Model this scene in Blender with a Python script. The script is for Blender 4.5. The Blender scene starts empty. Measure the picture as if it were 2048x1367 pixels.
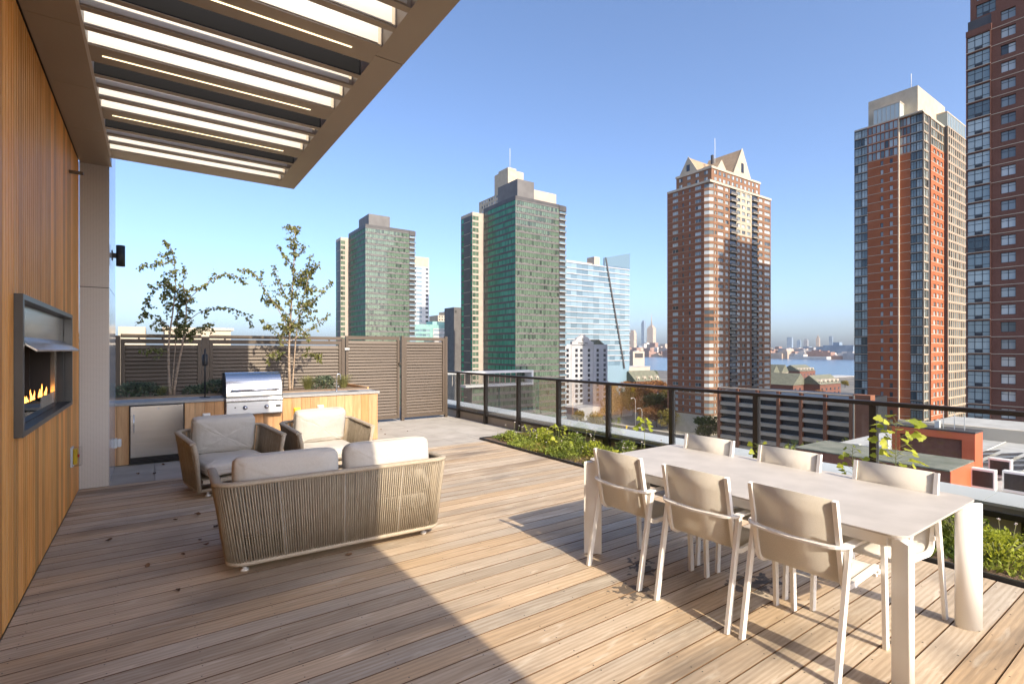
import bpy, math, random
from mathutils import Vector, Matrix

sc = bpy.context.scene
COL = sc.collection
RAD = math.radians
rnd = random.Random(11)

# ------------------------------------------------------------------ camera, sky, sun, exposure
cam_d = bpy.data.cameras.new("camera")
cam_d.lens = 18.0
cam_d.sensor_width = 36.0
cam_d.shift_y = 16.0 / 2048.0
cam_d.clip_start = 0.05
cam_d.clip_end = 30000.0
cam = bpy.data.objects.new("camera", cam_d)
COL.objects.link(cam)
cam.location = (0, 0, 1.6)
cam.rotation_euler = (RAD(90), 0, -RAD(35.09))
sc.camera = cam

TO_SUN = Vector((0.015, -1.45, 1.0)).normalized()
world = bpy.data.worlds.new("World")
sc.world = world
world.use_nodes = True
wn = world.node_tree
sky = wn.nodes.new("ShaderNodeTexSky")
sky.sky_type = 'NISHITA'
sky.sun_disc = False
sky.sun_elevation = math.asin(TO_SUN.z)
sky.sun_rotation = math.pi
sky.altitude = 20.0
sky.air_density = 0.7
sky.dust_density = 2.5
sky.ozone_density = 3.6
bg = wn.nodes["Background"]
bg.inputs["Strength"].default_value = 0.15
wn.links.new(sky.outputs[0], bg.inputs["Color"])

sun_d = bpy.data.lights.new("sun", 'SUN')
sun_d.energy = 3.0
sun_d.angle = RAD(0.53)
sun_d.color = (1.0, 0.87, 0.68)
sun = bpy.data.objects.new("sun", sun_d)
COL.objects.link(sun)
sun.rotation_euler = TO_SUN.to_track_quat('Z', 'Y').to_euler()
sun.location = (0, -20, 30)

sc.view_settings.view_transform = 'Standard'
sc.view_settings.look = 'None'
sc.view_settings.gamma = 1.0
sc.view_settings.use_curve_mapping = False
sc.view_settings.exposure = 1.14
try:
    sc.cycles.max_bounces = 8
    sc.cycles.diffuse_bounces = 4
    sc.cycles.glossy_bounces = 4
    sc.cycles.transparent_max_bounces = 16
    sc.cycles.transmission_bounces = 4
    sc.cycles.caustics_reflective = False
    sc.cycles.caustics_refractive = False
    sc.cycles.sample_clamp_indirect = 6.0
    sc.cycles.use_denoising = True
except Exception:
    pass

# ------------------------------------------------------------------ helpers
class MB:
    """collects faces of one mesh"""
    def __init__(self):
        self.v = []; self.f = []; self.m = []; self.s = []
    def add(self, vs, fs, mi=0, smooth=False):
        b = len(self.v)
        self.v.extend([tuple(p) for p in vs])
        for f in fs:
            self.f.append([b + i for i in f]); self.m.append(mi); self.s.append(smooth)
    def box(self, x0, x1, y0, y1, z0, z1, mi=0):
        if x0 > x1: x0, x1 = x1, x0
        if y0 > y1: y0, y1 = y1, y0
        if z0 > z1: z0, z1 = z1, z0
        self.add([(x0,y0,z0),(x1,y0,z0),(x1,y1,z0),(x0,y1,z0),(x0,y0,z1),(x1,y0,z1),(x1,y1,z1),(x0,y1,z1)],
                 [(3,2,1,0),(4,5,6,7),(0,1,5,4),(1,2,6,5),(2,3,7,6),(3,0,4,7)], mi)
        return self
    def hexa(self, p, mi=0):
        self.add(p, [(3,2,1,0),(4,5,6,7),(0,1,5,4),(1,2,6,5),(2,3,7,6),(3,0,4,7)], mi)
        return self
    def obox(self, c, ax, ay, az, mi=0):
        c, ax, ay, az = map(Vector, (c, ax, ay, az))
        p = [c-ax-ay-az, c+ax-ay-az, c+ax+ay-az, c-ax+ay-az, c-ax-ay+az, c+ax-ay+az, c+ax+ay+az, c-ax+ay+az]
        return self.hexa(p, mi)
    def prism(self, pts, z0, z1, mi=0, smooth=False):
        n = len(pts)
        vs = [(x, y, z0) for x, y in pts] + [(x, y, z1) for x, y in pts]
        b = len(self.v)
        self.add(vs, [list(range(n))[::-1], list(range(n, 2*n))], mi)
        for i in range(n):
            j = (i+1) % n
            self.f.append([b+i, b+j, b+n+j, b+n+i]); self.m.append(mi); self.s.append(smooth)
        return self
    def extrude(self, pts3, d, mi=0, smooth=False):
        """polygon of 3-D points pushed along vector d"""
        n = len(pts3); d = Vector(d)
        vs = [Vector(p) for p in pts3] + [Vector(p) + d for p in pts3]
        b = len(self.v)
        self.add(vs, [list(range(n))[::-1], list(range(n, 2*n))], mi)
        for i in range(n):
            j = (i+1) % n
            self.f.append([b+i, b+j, b+n+j, b+n+i]); self.m.append(mi); self.s.append(smooth)
        return self
    def sweep(self, path, prof, closed=False, mi=0, smooth=True, up=None, scale=None):
        """profile [(a,b)] carried along the path; a along side, b along up"""
        P = [Vector(p) for p in path]; n = len(P); k = len(prof)
        tang = []
        for i in range(n):
            if closed: t = P[(i+1) % n] - P[i-1]
            elif i == 0: t = P[1]-P[0]
            elif i == n-1: t = P[-1]-P[-2]
            else: t = (P[i+1]-P[i]).normalized() + (P[i]-P[i-1]).normalized()
            tang.append(t.normalized())
        ref = Vector(up) if up else (Vector((0,0,1)) if abs(tang[0].z) < 0.9 else Vector((1,0,0)))
        b = len(self.v)
        u = ref - tang[0]*ref.dot(tang[0]); u.normalize()
        for i in range(n):
            if up:
                u = Vector(up) - tang[i]*Vector(up).dot(tang[i])
            else:
                u = u - tang[i]*u.dot(tang[i])
            u.normalize(); sd = tang[i].cross(u)
            sc_ = scale[i] if scale else 1.0
            for a, c in prof:
                self.v.append(tuple(P[i] + sd*(a*sc_) + u*(c*sc_)))
        rng = range(n if closed else n-1)
        for i in rng:
            j = (i+1) % n
            for q in range(k):
                r_ = (q+1) % k
                self.f.append([b+i*k+q, b+i*k+r_, b+j*k+r_, b+j*k+q]); self.m.append(mi); self.s.append(smooth)
        if not closed:
            self.f.append([b+q for q in range(k)][::-1]); self.m.append(mi); self.s.append(False)
            self.f.append([b+(n-1)*k+q for q in range(k)]); self.m.append(mi); self.s.append(False)
        return self
    def tube(self, path, r, n=8, closed=False, mi=0, scale=None):
        return self.sweep(path, [(r*math.cos(2*math.pi*i/n), r*math.sin(2*math.pi*i/n)) for i in range(n)], closed, mi, True, None, scale)
    def lathe(self, prof, c=(0,0,0), n=16, mi=0, smooth=True):
        b = len(self.v); k = len(prof)
        for i in range(n):
            a = 2*math.pi*i/n
            for r, z in prof:
                self.v.append((c[0]+r*math.cos(a), c[1]+r*math.sin(a), c[2]+z))
        for i in range(n):
            j = (i+1) % n
            for q in range(k-1):
                self.f.append([b+i*k+q, b+j*k+q, b+j*k+q+1, b+i*k+q+1]); self.m.append(mi); self.s.append(smooth)
        self.f.append([b+i*k for i in range(n)][::-1]); self.m.append(mi); self.s.append(False)
        self.f.append([b+i*k+k-1 for i in range(n)]); self.m.append(mi); self.s.append(False)
        return self
    def mesh(self, name, mats):
        me = bpy.data.meshes.new(name)
        me.from_pydata(self.v, [], self.f)
        for m in (mats if isinstance(mats, (list, tuple)) else [mats]):
            me.materials.append(m)
        if any(self.m): me.polygons.foreach_set("material_index", self.m)
        if any(self.s): me.polygons.foreach_set("use_smooth", self.s)
        me.update()
        return me
    def build(self, name, mats, parent=None, loc=None, bevel=0.0, seg=2):
        o = link(name, self.mesh(name, mats), parent, loc)
        if bevel:
            md = o.modifiers.new("bevel", 'BEVEL'); md.width = bevel; md.segments = seg
            md.limit_method = 'ANGLE'; md.angle_limit = RAD(40)
        return o

def link(name, data, parent=None, loc=None, rz=0.0):
    o = bpy.data.objects.new(name, data)
    COL.objects.link(o)
    if parent is not None: o.parent = parent
    if loc is not None: o.location = loc
    if rz: o.rotation_euler = (0, 0, rz)
    return o

def tag(o, label, cat, group=None):
    o["label"] = label; o["category"] = cat
    if group: o["group"] = group
    return o

def thing(name, label, cat, loc=(0,0,0), rz=0.0, group=None):
    o = bpy.data.objects.new(name, None)
    o.empty_display_size = 0.2
    COL.objects.link(o)
    o.location = loc; o.rotation_euler = (0, 0, rz)
    return tag(o, label, cat, group)

def struct(o):
    o["kind"] = "structure"; return o

def stuff(o):
    o["kind"] = "stuff"; return o

def copy_tree(o, parent=None):
    c = o.copy(); COL.objects.link(c)
    if parent is not None: c.parent = parent
    for ch in o.children: copy_tree(ch, c)
    return c

def superbox(mb, c, a, b, h, e1=0.45, e2=0.3, nu=28, nv=14, sag=0.0, mi=0, M=None):
    """puffy rounded block (superellipsoid), half sizes a,b,h"""
    sp = lambda w, e: math.copysign(abs(w)**e, w)
    base = len(mb.v); rows = []
    for j in range(nv+1):
        ph = -math.pi/2 + math.pi*j/nv
        for i in range(nu):
            th = 2*math.pi*i/nu
            x = a*sp(math.cos(ph), e1)*sp(math.cos(th), e2)
            y = b*sp(math.cos(ph), e1)*sp(math.sin(th), e2)
            z = h*sp(math.sin(ph), e1)
            edge = max(abs(x)/a, abs(y)/b)
            z *= 1.0 - 0.22*edge**4
            if sag: z -= sag*(1-(x/a)**2)*(1-(y/b)**2)*(1 if z > 0 else 0)
            p = Vector((x, y, z))
            if M is not None: p = M @ p
            mb.v.append(tuple(Vector(c) + p))
    for j in range(nv):
        for i in range(nu):
            k = (i+1) % nu
            mb.f.append([base+j*nu+i, base+j*nu+k, base+(j+1)*nu+k, base+(j+1)*nu+i]); mb.m.append(mi); mb.s.append(True)

# ------------------------------------------------------------------ materials
MATS = {}
def mat(name, c1, c2=None, rough=0.6, metal=0.0, scale=3.0, stretch=(1,1,1), detail=5.0, bump=0.0, bscale=None,
        objvar=0.0, islvar=0.0, spec=0.5, lo=0.35, hi=0.65, coord='Object', emit=None, alpha=None, transl=0.0, dist=0.0, aniso=0.0):
    if name in MATS: return MATS[name]
    m = bpy.data.materials.new(name); m.use_nodes = True
    nt = m.node_tree; N = nt.nodes; L = nt.links
    bs = N["Principled BSDF"]
    bs.inputs["Roughness"].default_value = rough
    bs.inputs["Metallic"].default_value = metal
    bs.inputs["Specular IOR Level"].default_value = spec
    if aniso: bs.inputs["Anisotropic"].default_value = aniso
    c2 = c2 or c1
    def rgba(c): return (c[0], c[1], c[2], 1)
    tc = N.new("ShaderNodeTexCoord"); mp = N.new("ShaderNodeMapping")
    mp.inputs["Scale"].default_value = stretch
    oi = N.new("ShaderNodeObjectInfo")
    add = N.new("ShaderNodeVectorMath"); add.operation = 'ADD'
    mul = N.new("ShaderNodeMath"); mul.operation = 'MULTIPLY'; mul.inputs[1].default_value = 57.0
    L.new(oi.outputs["Random"], mul.inputs[0])
    if coord == 'World':
        ge = N.new("ShaderNodeNewGeometry"); L.new(ge.outputs["Position"], mp.inputs[0]); src = mp.outputs[0]
    else:
        L.new(tc.outputs[coord], add.inputs[0]); L.new(mul.outputs[0], add.inputs[1]); L.new(add.outputs[0], mp.inputs[0]); src = mp.outputs[0]
    no = N.new("ShaderNodeTexNoise"); no.inputs["Scale"].default_value = scale; no.inputs["Detail"].default_value = detail
    no.inputs["Distortion"].default_value = dist
    L.new(src, no.inputs["Vector"])
    mr = N.new("ShaderNodeMapRange"); mr.inputs["From Min"].default_value = lo; mr.inputs["From Max"].default_value = hi
    L.new(no.outputs["Fac"], mr.inputs["Value"])
    mx = N.new("ShaderNodeMix"); mx.data_type = 'RGBA'
    mx.inputs["A"].default_value = rgba(c1); mx.inputs["B"].default_value = rgba(c2)
    L.new(mr.outputs[0], mx.inputs["Factor"])
    col = mx.outputs["Result"]
    if objvar or islvar:
        hs = N.new("ShaderNodeHueSaturation")
        acc = None
        def chan(sock, amt):
            r = N.new("ShaderNodeMapRange"); r.inputs["To Min"].default_value = -amt; r.inputs["To Max"].default_value = amt
            L.new(sock, r.inputs["Value"]); return r.outputs[0]
        socks = []
        if objvar: socks.append(chan(oi.outputs["Random"], objvar))
        if islvar:
            ge2 = N.new("ShaderNodeNewGeometry"); socks.append(chan(ge2.outputs["Random Per Island"], islvar))
        a_ = N.new("ShaderNodeMath"); a_.operation = 'ADD'; a_.inputs[1].default_value = 1.0
        L.new(socks[0], a_.inputs[0]); out = a_.outputs[0]
        if len(socks) > 1:
            b_ = N.new("ShaderNodeMath"); b_.operation = 'ADD'; L.new(out, b_.inputs[0]); L.new(socks[1], b_.inputs[1]); out = b_.outputs[0]
        L.new(out, hs.inputs["Value"]); L.new(col, hs.inputs["Color"]); col = hs.outputs["Color"]
    L.new(col, bs.inputs["Base Color"])
    if bump:
        nb = N.new("ShaderNodeTexNoise"); nb.inputs["Scale"].default_value = bscale or scale*3; nb.inputs["Detail"].default_value = 6
        L.new(src, nb.inputs["Vector"])
        bp = N.new("ShaderNodeBump"); bp.inputs["Strength"].default_value = bump; bp.inputs["Distance"].default_value = 0.02
        L.new(nb.outputs["Fac"], bp.inputs["Height"]); L.new(bp.outputs[0], bs.inputs["Normal"])
    if emit:
        bs.inputs["Emission Color"].default_value = rgba(emit[0]); bs.inputs["Emission Strength"].default_value = emit[1]
    if transl:
        # thin leaf or cloth: part of the light passes through
        out = N["Material Output"]
        tr = N.new("ShaderNodeBsdfTranslucent"); L.new(col, tr.inputs["Color"])
        ms = N.new("ShaderNodeMixShader"); ms.inputs[0].default_value = transl
        L.new(bs.outputs[0], ms.inputs[1]); L.new(tr.outputs[0], ms.inputs[2]); L.new(ms.outputs[0], out.inputs["Surface"])
    MATS[name] = m
    return m

def glass_mat(name, tint, refl=1.0, rough=0.0, ior=1.45):
    m = bpy.data.materials.new(name); m.use_nodes = True
    nt = m.node_tree; N = nt.nodes; L = nt.links
    for n in list(N):
        if n.type == 'BSDF_PRINCIPLED': N.remove(n)
    tr = N.new("ShaderNodeBsdfTransparent"); tr.inputs[0].default_value = (*tint, 1)
    gl = N.new("ShaderNodeBsdfGlossy"); gl.inputs["Roughness"].default_value = rough
    fr = N.new("ShaderNodeFresnel"); fr.inputs[0].default_value = ior
    ml = N.new("ShaderNodeMath"); ml.operation = 'MULTIPLY'; ml.inputs[1].default_value = refl
    L.new(fr.outputs[0], ml.inputs[0])
    ms = N.new("ShaderNodeMixShader"); L.new(ml.outputs[0], ms.inputs[0]); L.new(tr.outputs[0], ms.inputs[1]); L.new(gl.outputs[0], ms.inputs[2])
    L.new(ms.outputs[0], N["Material Output"].inputs["Surface"])
    MATS[name] = m
    return m

def wood_mat(name, axis, warm, grey, dark, weather=0.5, rough=0.6, stain=0.0, fig=1.0, pale=(0.6,0.52,0.42), var=(0.80,1.18)):
    """boards whose grain runs along the given local axis; every board has its own cut and tint"""
    m = bpy.data.materials.new(name); m.use_nodes = True
    nt = m.node_tree; N = nt.nodes; L = nt.links
    bs = N["Principled BSDF"]; bs.inputs["Roughness"].default_value = rough; bs.inputs["Specular IOR Level"].default_value = 0.3
    tc = N.new("ShaderNodeTexCoord"); oi = N.new("ShaderNodeObjectInfo")
    def math_(op, a, b):
        n = N.new("ShaderNodeMath"); n.operation = op
        for i, q in enumerate((a, b)):
            if q is None: continue
            if isinstance(q, (int, float)): n.inputs[i].default_value = q
            else: L.new(q, n.inputs[i])
        return n.outputs[0]
    cmb = N.new("ShaderNodeCombineXYZ")
    for i, k in enumerate((91.0, 37.0, 63.0)):
        L.new(math_('MULTIPLY', oi.outputs["Random"], k), cmb.inputs[i])
    av = N.new("ShaderNodeVectorMath"); av.operation = 'ADD'
    L.new(tc.outputs["Object"], av.inputs[0]); L.new(cmb.outputs[0], av.inputs[1])
    def mapped(along, across):
        mp = N.new("ShaderNodeMapping")
        s_ = [across]*3; s_[axis] = along
        mp.inputs["Scale"].default_value = s_; L.new(av.outputs[0], mp.inputs[0]); return mp.outputs[0]
    def noise(vec, scale, detail=5, dist=0.0):
        n = N.new("ShaderNodeTexNoise"); n.inputs["Scale"].default_value = scale; n.inputs["Detail"].default_value = detail
        n.inputs["Distortion"].default_value = dist; L.new(vec, n.inputs["Vector"]); return n.outputs["Fac"]
    def rng(s, a, b, c=0.0, d=1.0):
        r = N.new("ShaderNodeMapRange"); r.inputs[1].default_value = a; r.inputs[2].default_value = b
        r.inputs[3].default_value = c; r.inputs[4].default_value = d; L.new(s, r.inputs[0]); return r.outputs[0]
    def mix(f, a, b):
        x = N.new("ShaderNodeMix"); x.data_type = 'RGBA'
        if isinstance(f, (int, float)): x.inputs["Factor"].default_value = f
        else: L.new(f, x.inputs["Factor"])
        for nm, q in (("A", a), ("B", b)):
            if isinstance(q, tuple): x.inputs[nm].default_value = (*q, 1)
            else: L.new(q, x.inputs[nm])
        return x.outputs["Result"]
    # figure: long cathedral lines
    wv = N.new("ShaderNodeTexWave"); wv.wave_type = 'BANDS'; wv.bands_direction = 'Y' if axis != 1 else 'X'
    wv.inputs["Scale"].default_value = 2.2; wv.inputs["Distortion"].default_value = 9.0
    wv.inputs["Detail"].default_value = 2.5; wv.inputs["Detail Scale"].default_value = 0.7
    L.new(mapped(0.55, 5.0), wv.inputs["Vector"])
    streak = noise(mapped(1.5, 24.0), 2.0, 6, 0.25)
    fine = noise(mapped(9.0, 95.0), 2.0, 3)
    blot = noise(mapped(0.8, 3.2), 1.6, 4, 0.6)
    wn_ = noise(mapped(0.5, 1.3), 1.2, 3)
    pal = noise(mapped(1.6, 9.0), 1.5, 4, 1.4)
    base = mix(rng(math_('ADD', math_('MULTIPLY', wn_, 0.9), math_('MULTIPLY', oi.outputs["Random"], weather)), 0.35, 1.0), warm, grey)
    base = mix(math_('MULTIPLY', rng(wv.outputs["Fac"], 0.25, 0.9), 0.30*fig), base, dark)
    base = mix(math_('MULTIPLY', rng(streak, 0.44, 0.74), 0.42), base, dark)
    base = mix(math_('MULTIPLY', rng(pal, 0.58, 0.74), 0.55*fig), base, pale)
    base = mix(math_('MULTIPLY', rng(fine, 0.5, 0.8), 0.25), base, dark)
    base = mix(math_('MULTIPLY', rng(blot, 0.52, 0.75), 0.35), base, dark)
    if stain:
        ge = N.new("ShaderNodeNewGeometry")
        mp = N.new("ShaderNodeMapping"); mp.inputs["Scale"].default_value = (0.55, 1.9, 1.0); L.new(ge.outputs["Position"], mp.inputs[0])
        sn = noise(mp.outputs[0], 1.1, 6, 0.5)
        base = mix(math_('MULTIPLY', rng(sn, 0.53, 0.70), stain), base, (0.085, 0.075, 0.066))
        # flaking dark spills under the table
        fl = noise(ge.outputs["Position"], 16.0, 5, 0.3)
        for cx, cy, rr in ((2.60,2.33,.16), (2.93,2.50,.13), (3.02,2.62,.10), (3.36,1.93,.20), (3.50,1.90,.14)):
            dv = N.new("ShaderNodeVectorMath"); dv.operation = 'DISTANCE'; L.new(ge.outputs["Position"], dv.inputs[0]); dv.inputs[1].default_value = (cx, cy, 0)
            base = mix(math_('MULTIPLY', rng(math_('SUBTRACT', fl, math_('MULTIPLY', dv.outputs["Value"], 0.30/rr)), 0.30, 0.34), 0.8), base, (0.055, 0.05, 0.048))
    hs = N.new("ShaderNodeHueSaturation"); L.new(base, hs.inputs["Color"])
    L.new(rng(math_('FRACT', math_('MULTIPLY', oi.outputs["Random"], 7.13), None), 0, 1, var[0], var[1]), hs.inputs["Value"])
    L.new(hs.outputs[0], bs.inputs["Base Color"])
    bp = N.new("ShaderNodeBump"); bp.inputs["Strength"].default_value = 0.25; bp.inputs["Distance"].default_value = 0.004
    L.new(math_('ADD', streak, math_('MULTIPLY', fine, 0.6)), bp.inputs["Height"]); L.new(bp.outputs[0], bs.inputs["Normal"])
    L.new(rng(streak, 0.3, 0.7, rough-0.08, rough+0.12), bs.inputs["Roughness"])
    MATS[name] = m
    return m

M_DECK = wood_mat("weathered_deck_wood", 0, (0.60,0.425,0.255), (0.53,0.45,0.35), (0.26,0.185,0.115), 0.55, 0.6, 0.6, 1.0, (0.78,0.69,0.55), (0.82,1.14))
M_CEDAR = wood_mat("oiled_cedar", 2, (0.92,0.41,0.09), (0.84,0.42,0.125), (0.52,0.17,0.03), 0.5, 0.5, 0.0, 0.8, (0.84,0.52,0.24), (0.66,1.2))
M_CAB = wood_mat("cabinet_cedar", 2, (0.68,0.33,0.12), (0.60,0.38,0.20), (0.34,0.14,0.05), 0.8, 0.55, 0.0, 0.8, (0.70,0.47,0.26))
M_PAVER = mat("concrete_paver", (0.36,0.325,0.28), (0.44,0.405,0.355), rough=0.85, scale=2.5, bump=0.15, bscale=120, objvar=0.06)
M_BRONZE = mat("bronze_aluminium", (0.125,0.098,0.074), (0.145,0.115,0.088), rough=0.42, metal=0.35, scale=1.5)
M_SOFFIT = mat("soffit_panel", (0.28,0.235,0.185), (0.315,0.265,0.21), rough=0.45, metal=0.3, scale=0.8)
M_FENCE = mat("fence_bronze", (0.088,0.064,0.045), (0.105,0.077,0.055), rough=0.5, metal=0.1, scale=1.2, objvar=0.05)
M_MATTE = mat("matte_black", (0.014,0.014,0.015), rough=0.95, spec=0.03)
M_WHITE = mat("white_louvre_face", (0.52,0.50,0.47), (0.47,0.455,0.425), rough=0.5, scale=2.0)
M_BLACK = mat("black_paint", (0.018,0.018,0.019), rough=0.45)
M_DARKM = mat("dark_rail_metal", (0.040,0.032,0.026), (0.050,0.040,0.032), rough=0.38, metal=0.5, scale=2)
M_STEEL = mat("brushed_steel", (0.58,0.57,0.56), (0.66,0.65,0.64), rough=0.27, metal=1.0, scale=2, stretch=(1,1,90), aniso=0.6)
M_STEELP = mat("satin_steel_panel", (0.74,0.73,0.71), (0.80,0.79,0.77), rough=0.42, metal=0.75, scale=2, stretch=(1,60,60))
M_STEELH = mat("brushed_steel_lid", (0.62,0.62,0.63), (0.70,0.70,0.71), rough=0.2, metal=1.0, scale=2, stretch=(1,60,60), aniso=0.5)
M_FSTEEL = mat("fireplace_steel", (0.50,0.46,0.41), (0.60,0.56,0.50), rough=0.22, metal=1.0, scale=1.5, stretch=(1,1,40))
M_FRAME = mat("fireplace_frame", (0.085,0.085,0.086), (0.11,0.11,0.112), rough=0.35, metal=0.7, scale=2)
M_LED = mat("led_diffuser", (0.9,0.82,0.62), rough=0.5, emit=((1.0,0.80,0.48), 1.1))
M_STONE = mat("grey_stone_counter", (0.30,0.295,0.285), (0.36,0.355,0.345), rough=0.5, scale=14, detail=8, bump=0.05)
M_CREAM = mat("cream_cushion_cloth", (0.50,0.465,0.415), (0.55,0.515,0.46), rough=0.9, scale=160, detail=3, bump=0.55, bscale=7.0, spec=0.12)
M_ROPE2 = mat("wrapped_rope_edge", (0.40,0.335,0.25), (0.46,0.39,0.30), rough=0.85, scale=70, stretch=(1,1,1), bump=0.4, bscale=150, spec=0.15)
M_ROPE = mat("taupe_rope", (0.31,0.255,0.185), (0.38,0.32,0.24), rough=0.85, scale=50, stretch=(1,1,0.3), spec=0.15, islvar=0.08)
M_CHAIRM = mat("ivory_chair_metal", (0.80,0.775,0.735), rough=0.4, spec=0.4)
M_SLING = mat("beige_sling_mesh", (0.71,0.665,0.59), (0.77,0.725,0.65), rough=0.8, scale=260, detail=2, bump=0.1, bscale=500, spec=0.2, transl=0.28)
M_TABLE = mat("ceramic_tabletop", (0.45,0.41,0.36), (0.515,0.47,0.415), rough=0.5, scale=6, detail=9, spec=0.35)
M_SOIL = mat("planting_soil", (0.10,0.066,0.042), (0.20,0.125,0.075), rough=0.95, scale=30, detail=8, bump=0.8, bscale=70)
M_COPING = mat("grey_coping_metal", (0.50,0.52,0.52), (0.55,0.57,0.57), rough=0.45, scale=1.0, metal=0.1)
M_UPST = mat("beige_upstand", (0.34,0.285,0.225), (0.38,0.32,0.255), rough=0.6, scale=3)
M_UPGREY = mat("grey_upstand", (0.20,0.20,0.195), (0.24,0.24,0.235), rough=0.6, scale=3)
M_PLASTIC = mat("white_plastic", (0.72,0.72,0.70), rough=0.4)
M_YELLOW = mat("yellow_plastic", (0.85,0.58,0.02), rough=0.4)
M_REDP = mat("red_plastic", (0.55,0.03,0.02), rough=0.4)
M_BARK = mat("birch_bark", (0.26,0.18,0.12), (0.42,0.32,0.23), rough=0.8, scale=9, stretch=(1,1,4), bump=0.3)
M_GLASS = glass_mat("rail_glass", (0.97,0.985,0.98), 0.45)
M_CLEAR = glass_mat("clear_cover", (0.95,0.95,0.95), 1.0)
M_FLAME = mat("flame", (1.0,0.5,0.1), emit=((1.0,0.36,0.06), 3.0))
M_SOOT = mat("firebox_black", (0.02,0.018,0.017), (0.035,0.030,0.027), rough=0.6, scale=5)
M_CRYSTAL = mat("fire_glass_beads", (0.25,0.27,0.28), (0.5,0.52,0.53), rough=0.15, scale=30, islvar=0.4)
# ================================================================== TERRACE: floor
XW = -0.688          # face of the timber wall
PITCH = 0.1485
slab = MB().box(-9, 6.50, -9, 14, -37, -0.075).build("terrace_slab", M_UPGREY); struct(slab)
deck = MB().box(-0.70, 4.80, -4.0, 7.69, -0.074, -0.045).build("deck", M_BLACK); struct(deck)
pl = MB()
PW, PT, PL_ = PITCH-0.0058, 0.032, 5.475
prof = [(-PW/2,-PT),(PW/2,-PT),(PW/2,-0.002),(PW/2-0.0016,0),(-PW/2+0.0016,0),(-PW/2,-0.002)]
pl.extrude([(-PL_/2, a, b) for a, b in prof][::-1], (PL_, 0, 0))
pl.m = [0 if i < 2 else {2: 0}.get(i, 0) for i in range(len(pl.f))]
for i_, f_ in enumerate(pl.f):
    zs_ = [pl.v[k_][2] for k_ in f_]; ys_ = [pl.v[k_][1] for k_ in f_]
    if len(f_) == 4 and max(ys_)-min(ys_) < .006: pl.m[i_] = 1          # sawn edges keep their darker colour
M_SAWN = mat("sawn_plank_edge", (0.13,0.08,0.045), (0.18,0.11,0.065), rough=0.9, spec=0.05, scale=8)
plank_me = pl.mesh("plank", [M_DECK, M_SAWN])
Y0 = 0.975 - PITCH*33 + PITCH/2
k = 0
plank_y = []
while Y0 + k*PITCH + PITCH/2 < 7.70:
    y = Y0 + k*PITCH
    o = link("plank", plank_me, deck, (-0.683 + PL_/2, y, -0.0002*rnd.random() - (0.0012 if rnd.random() < .3 else 0)))
    plank_y.append(y); k += 1
yend = plank_y[-1] + PITCH/2
# deck screws, two at each joist crossing
sm = MB()
for y in plank_y:
    if y < 0.2: continue
    for jx in range(14):
        x = -0.60 + jx*0.405
        for s_ in (-1, 1):
            cx, cy, r_ = x + rnd.uniform(-.012,.012), y + s_*0.048 + rnd.uniform(-.004,.004), 0.0042
            sm.add([(cx+r_*math.cos(a), cy+r_*math.sin(a), 0.0012) for a in [i*math.pi/3 for i in range(6)]], [(0,1,2,3,4,5)])
stuff(sm.build("deck_screws", M_BLACK, deck))

paving = MB().box(-0.70, 5.94, yend, 14.0, -0.074, -0.045).build("paving", M_UPGREY); struct(paving)
PS = 0.6096
pav_me = {}
def paver(x0, x1, y0, y1):
    w, h = round(x1-x0-0.006, 3), round(y1-y0-0.006, 3)
    if w < .03 or h < .03: return
    if (w, h) not in pav_me:
        b = MB().box(-w/2, w/2, -h/2, h/2, -0.045, 0.0)
        pav_me[(w, h)] = b.mesh("paver", M_PAVER)
    link("paver", pav_me[(w, h)], paving, ((x0+x1)/2, (y0+y1)/2, -0.001*rnd.random()))
ys = [yend + 0.004 + PS*i for i in range(10)]
xs = [0.027 + PS*i for i in range(-1, 10)]
xs = [-0.69] + [x for x in xs if x > -0.66 and x < 5.9] + [5.93]
for i in range(len(ys)-1):
    for j in range(len(xs)-1):
        x0, x1, y0, y1 = xs[j], xs[j+1], ys[i], ys[i+1]
        if y0 < 7.86 and x1 > 4.80:
            if x0 < 4.80: paver(x0, 4.795, y0, min(y1, 7.87))
            if y1 > 7.88: paver(max(x0, 4.80) if x0 >= 4.80 else 4.80, x1, 7.88, y1)
            if x0 < 4.80 and y1 > 7.88: paver(x0, 4.795, 7.875, y1)
        else:
            paver(x0, x1, y0, y1)

# ================================================================== TIMBER WALL + FIREPLACE
FY0, FY1, FZ0, FZ1 = 4.286, 6.656, 1.062, 1.945
wall = thing("timber_wall", "tall cedar wall of narrow upright boards beside the terrace", "wall", (XW, 0, 0))
b = MB()
b.box(-1.6, -0.028, -4.5, FY0+.03, 0, 4.35); b.box(-1.6, -0.028, FY1-.03, 7.655, 0, 4.35)
b.box(-1.6, -0.028, FY0+.03, FY1-.03, 0, FZ0+.03); b.box(-1.6, -0.028, FY0+.03, FY1-.03, FZ1-.03, 4.35)
b.box(-1.6, -0.50, FY0+.03, FY1-.03, FZ0+.03, FZ1-.03)
b.build("wall_core", M_BLACK, wall)
BW = 0.1405
bmesh_cache = {}
def board(y, z0, z1):
    h = round(z1-z0, 3)
    if h not in bmesh_cache:
        q = MB(); w2 = BW/2-0.0032
        pr = [(-0.026,-w2),(-0.004,-w2),(0,-w2+0.005),(0,-0.005),(-0.016,-0.0025),(-0.016,0.0025),(0,0.005),(0,w2-0.005),(-0.004,w2),(-0.026,w2)]
        q.extrude([(a, c_, 0) for a, c_ in pr], (0, 0, h))
        bmesh_cache[h] = q.mesh("board", M_CEDAR)
    link("board", bmesh_cache[h], wall, (0, y, z0))
y = 7.655 - BW/2
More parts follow.
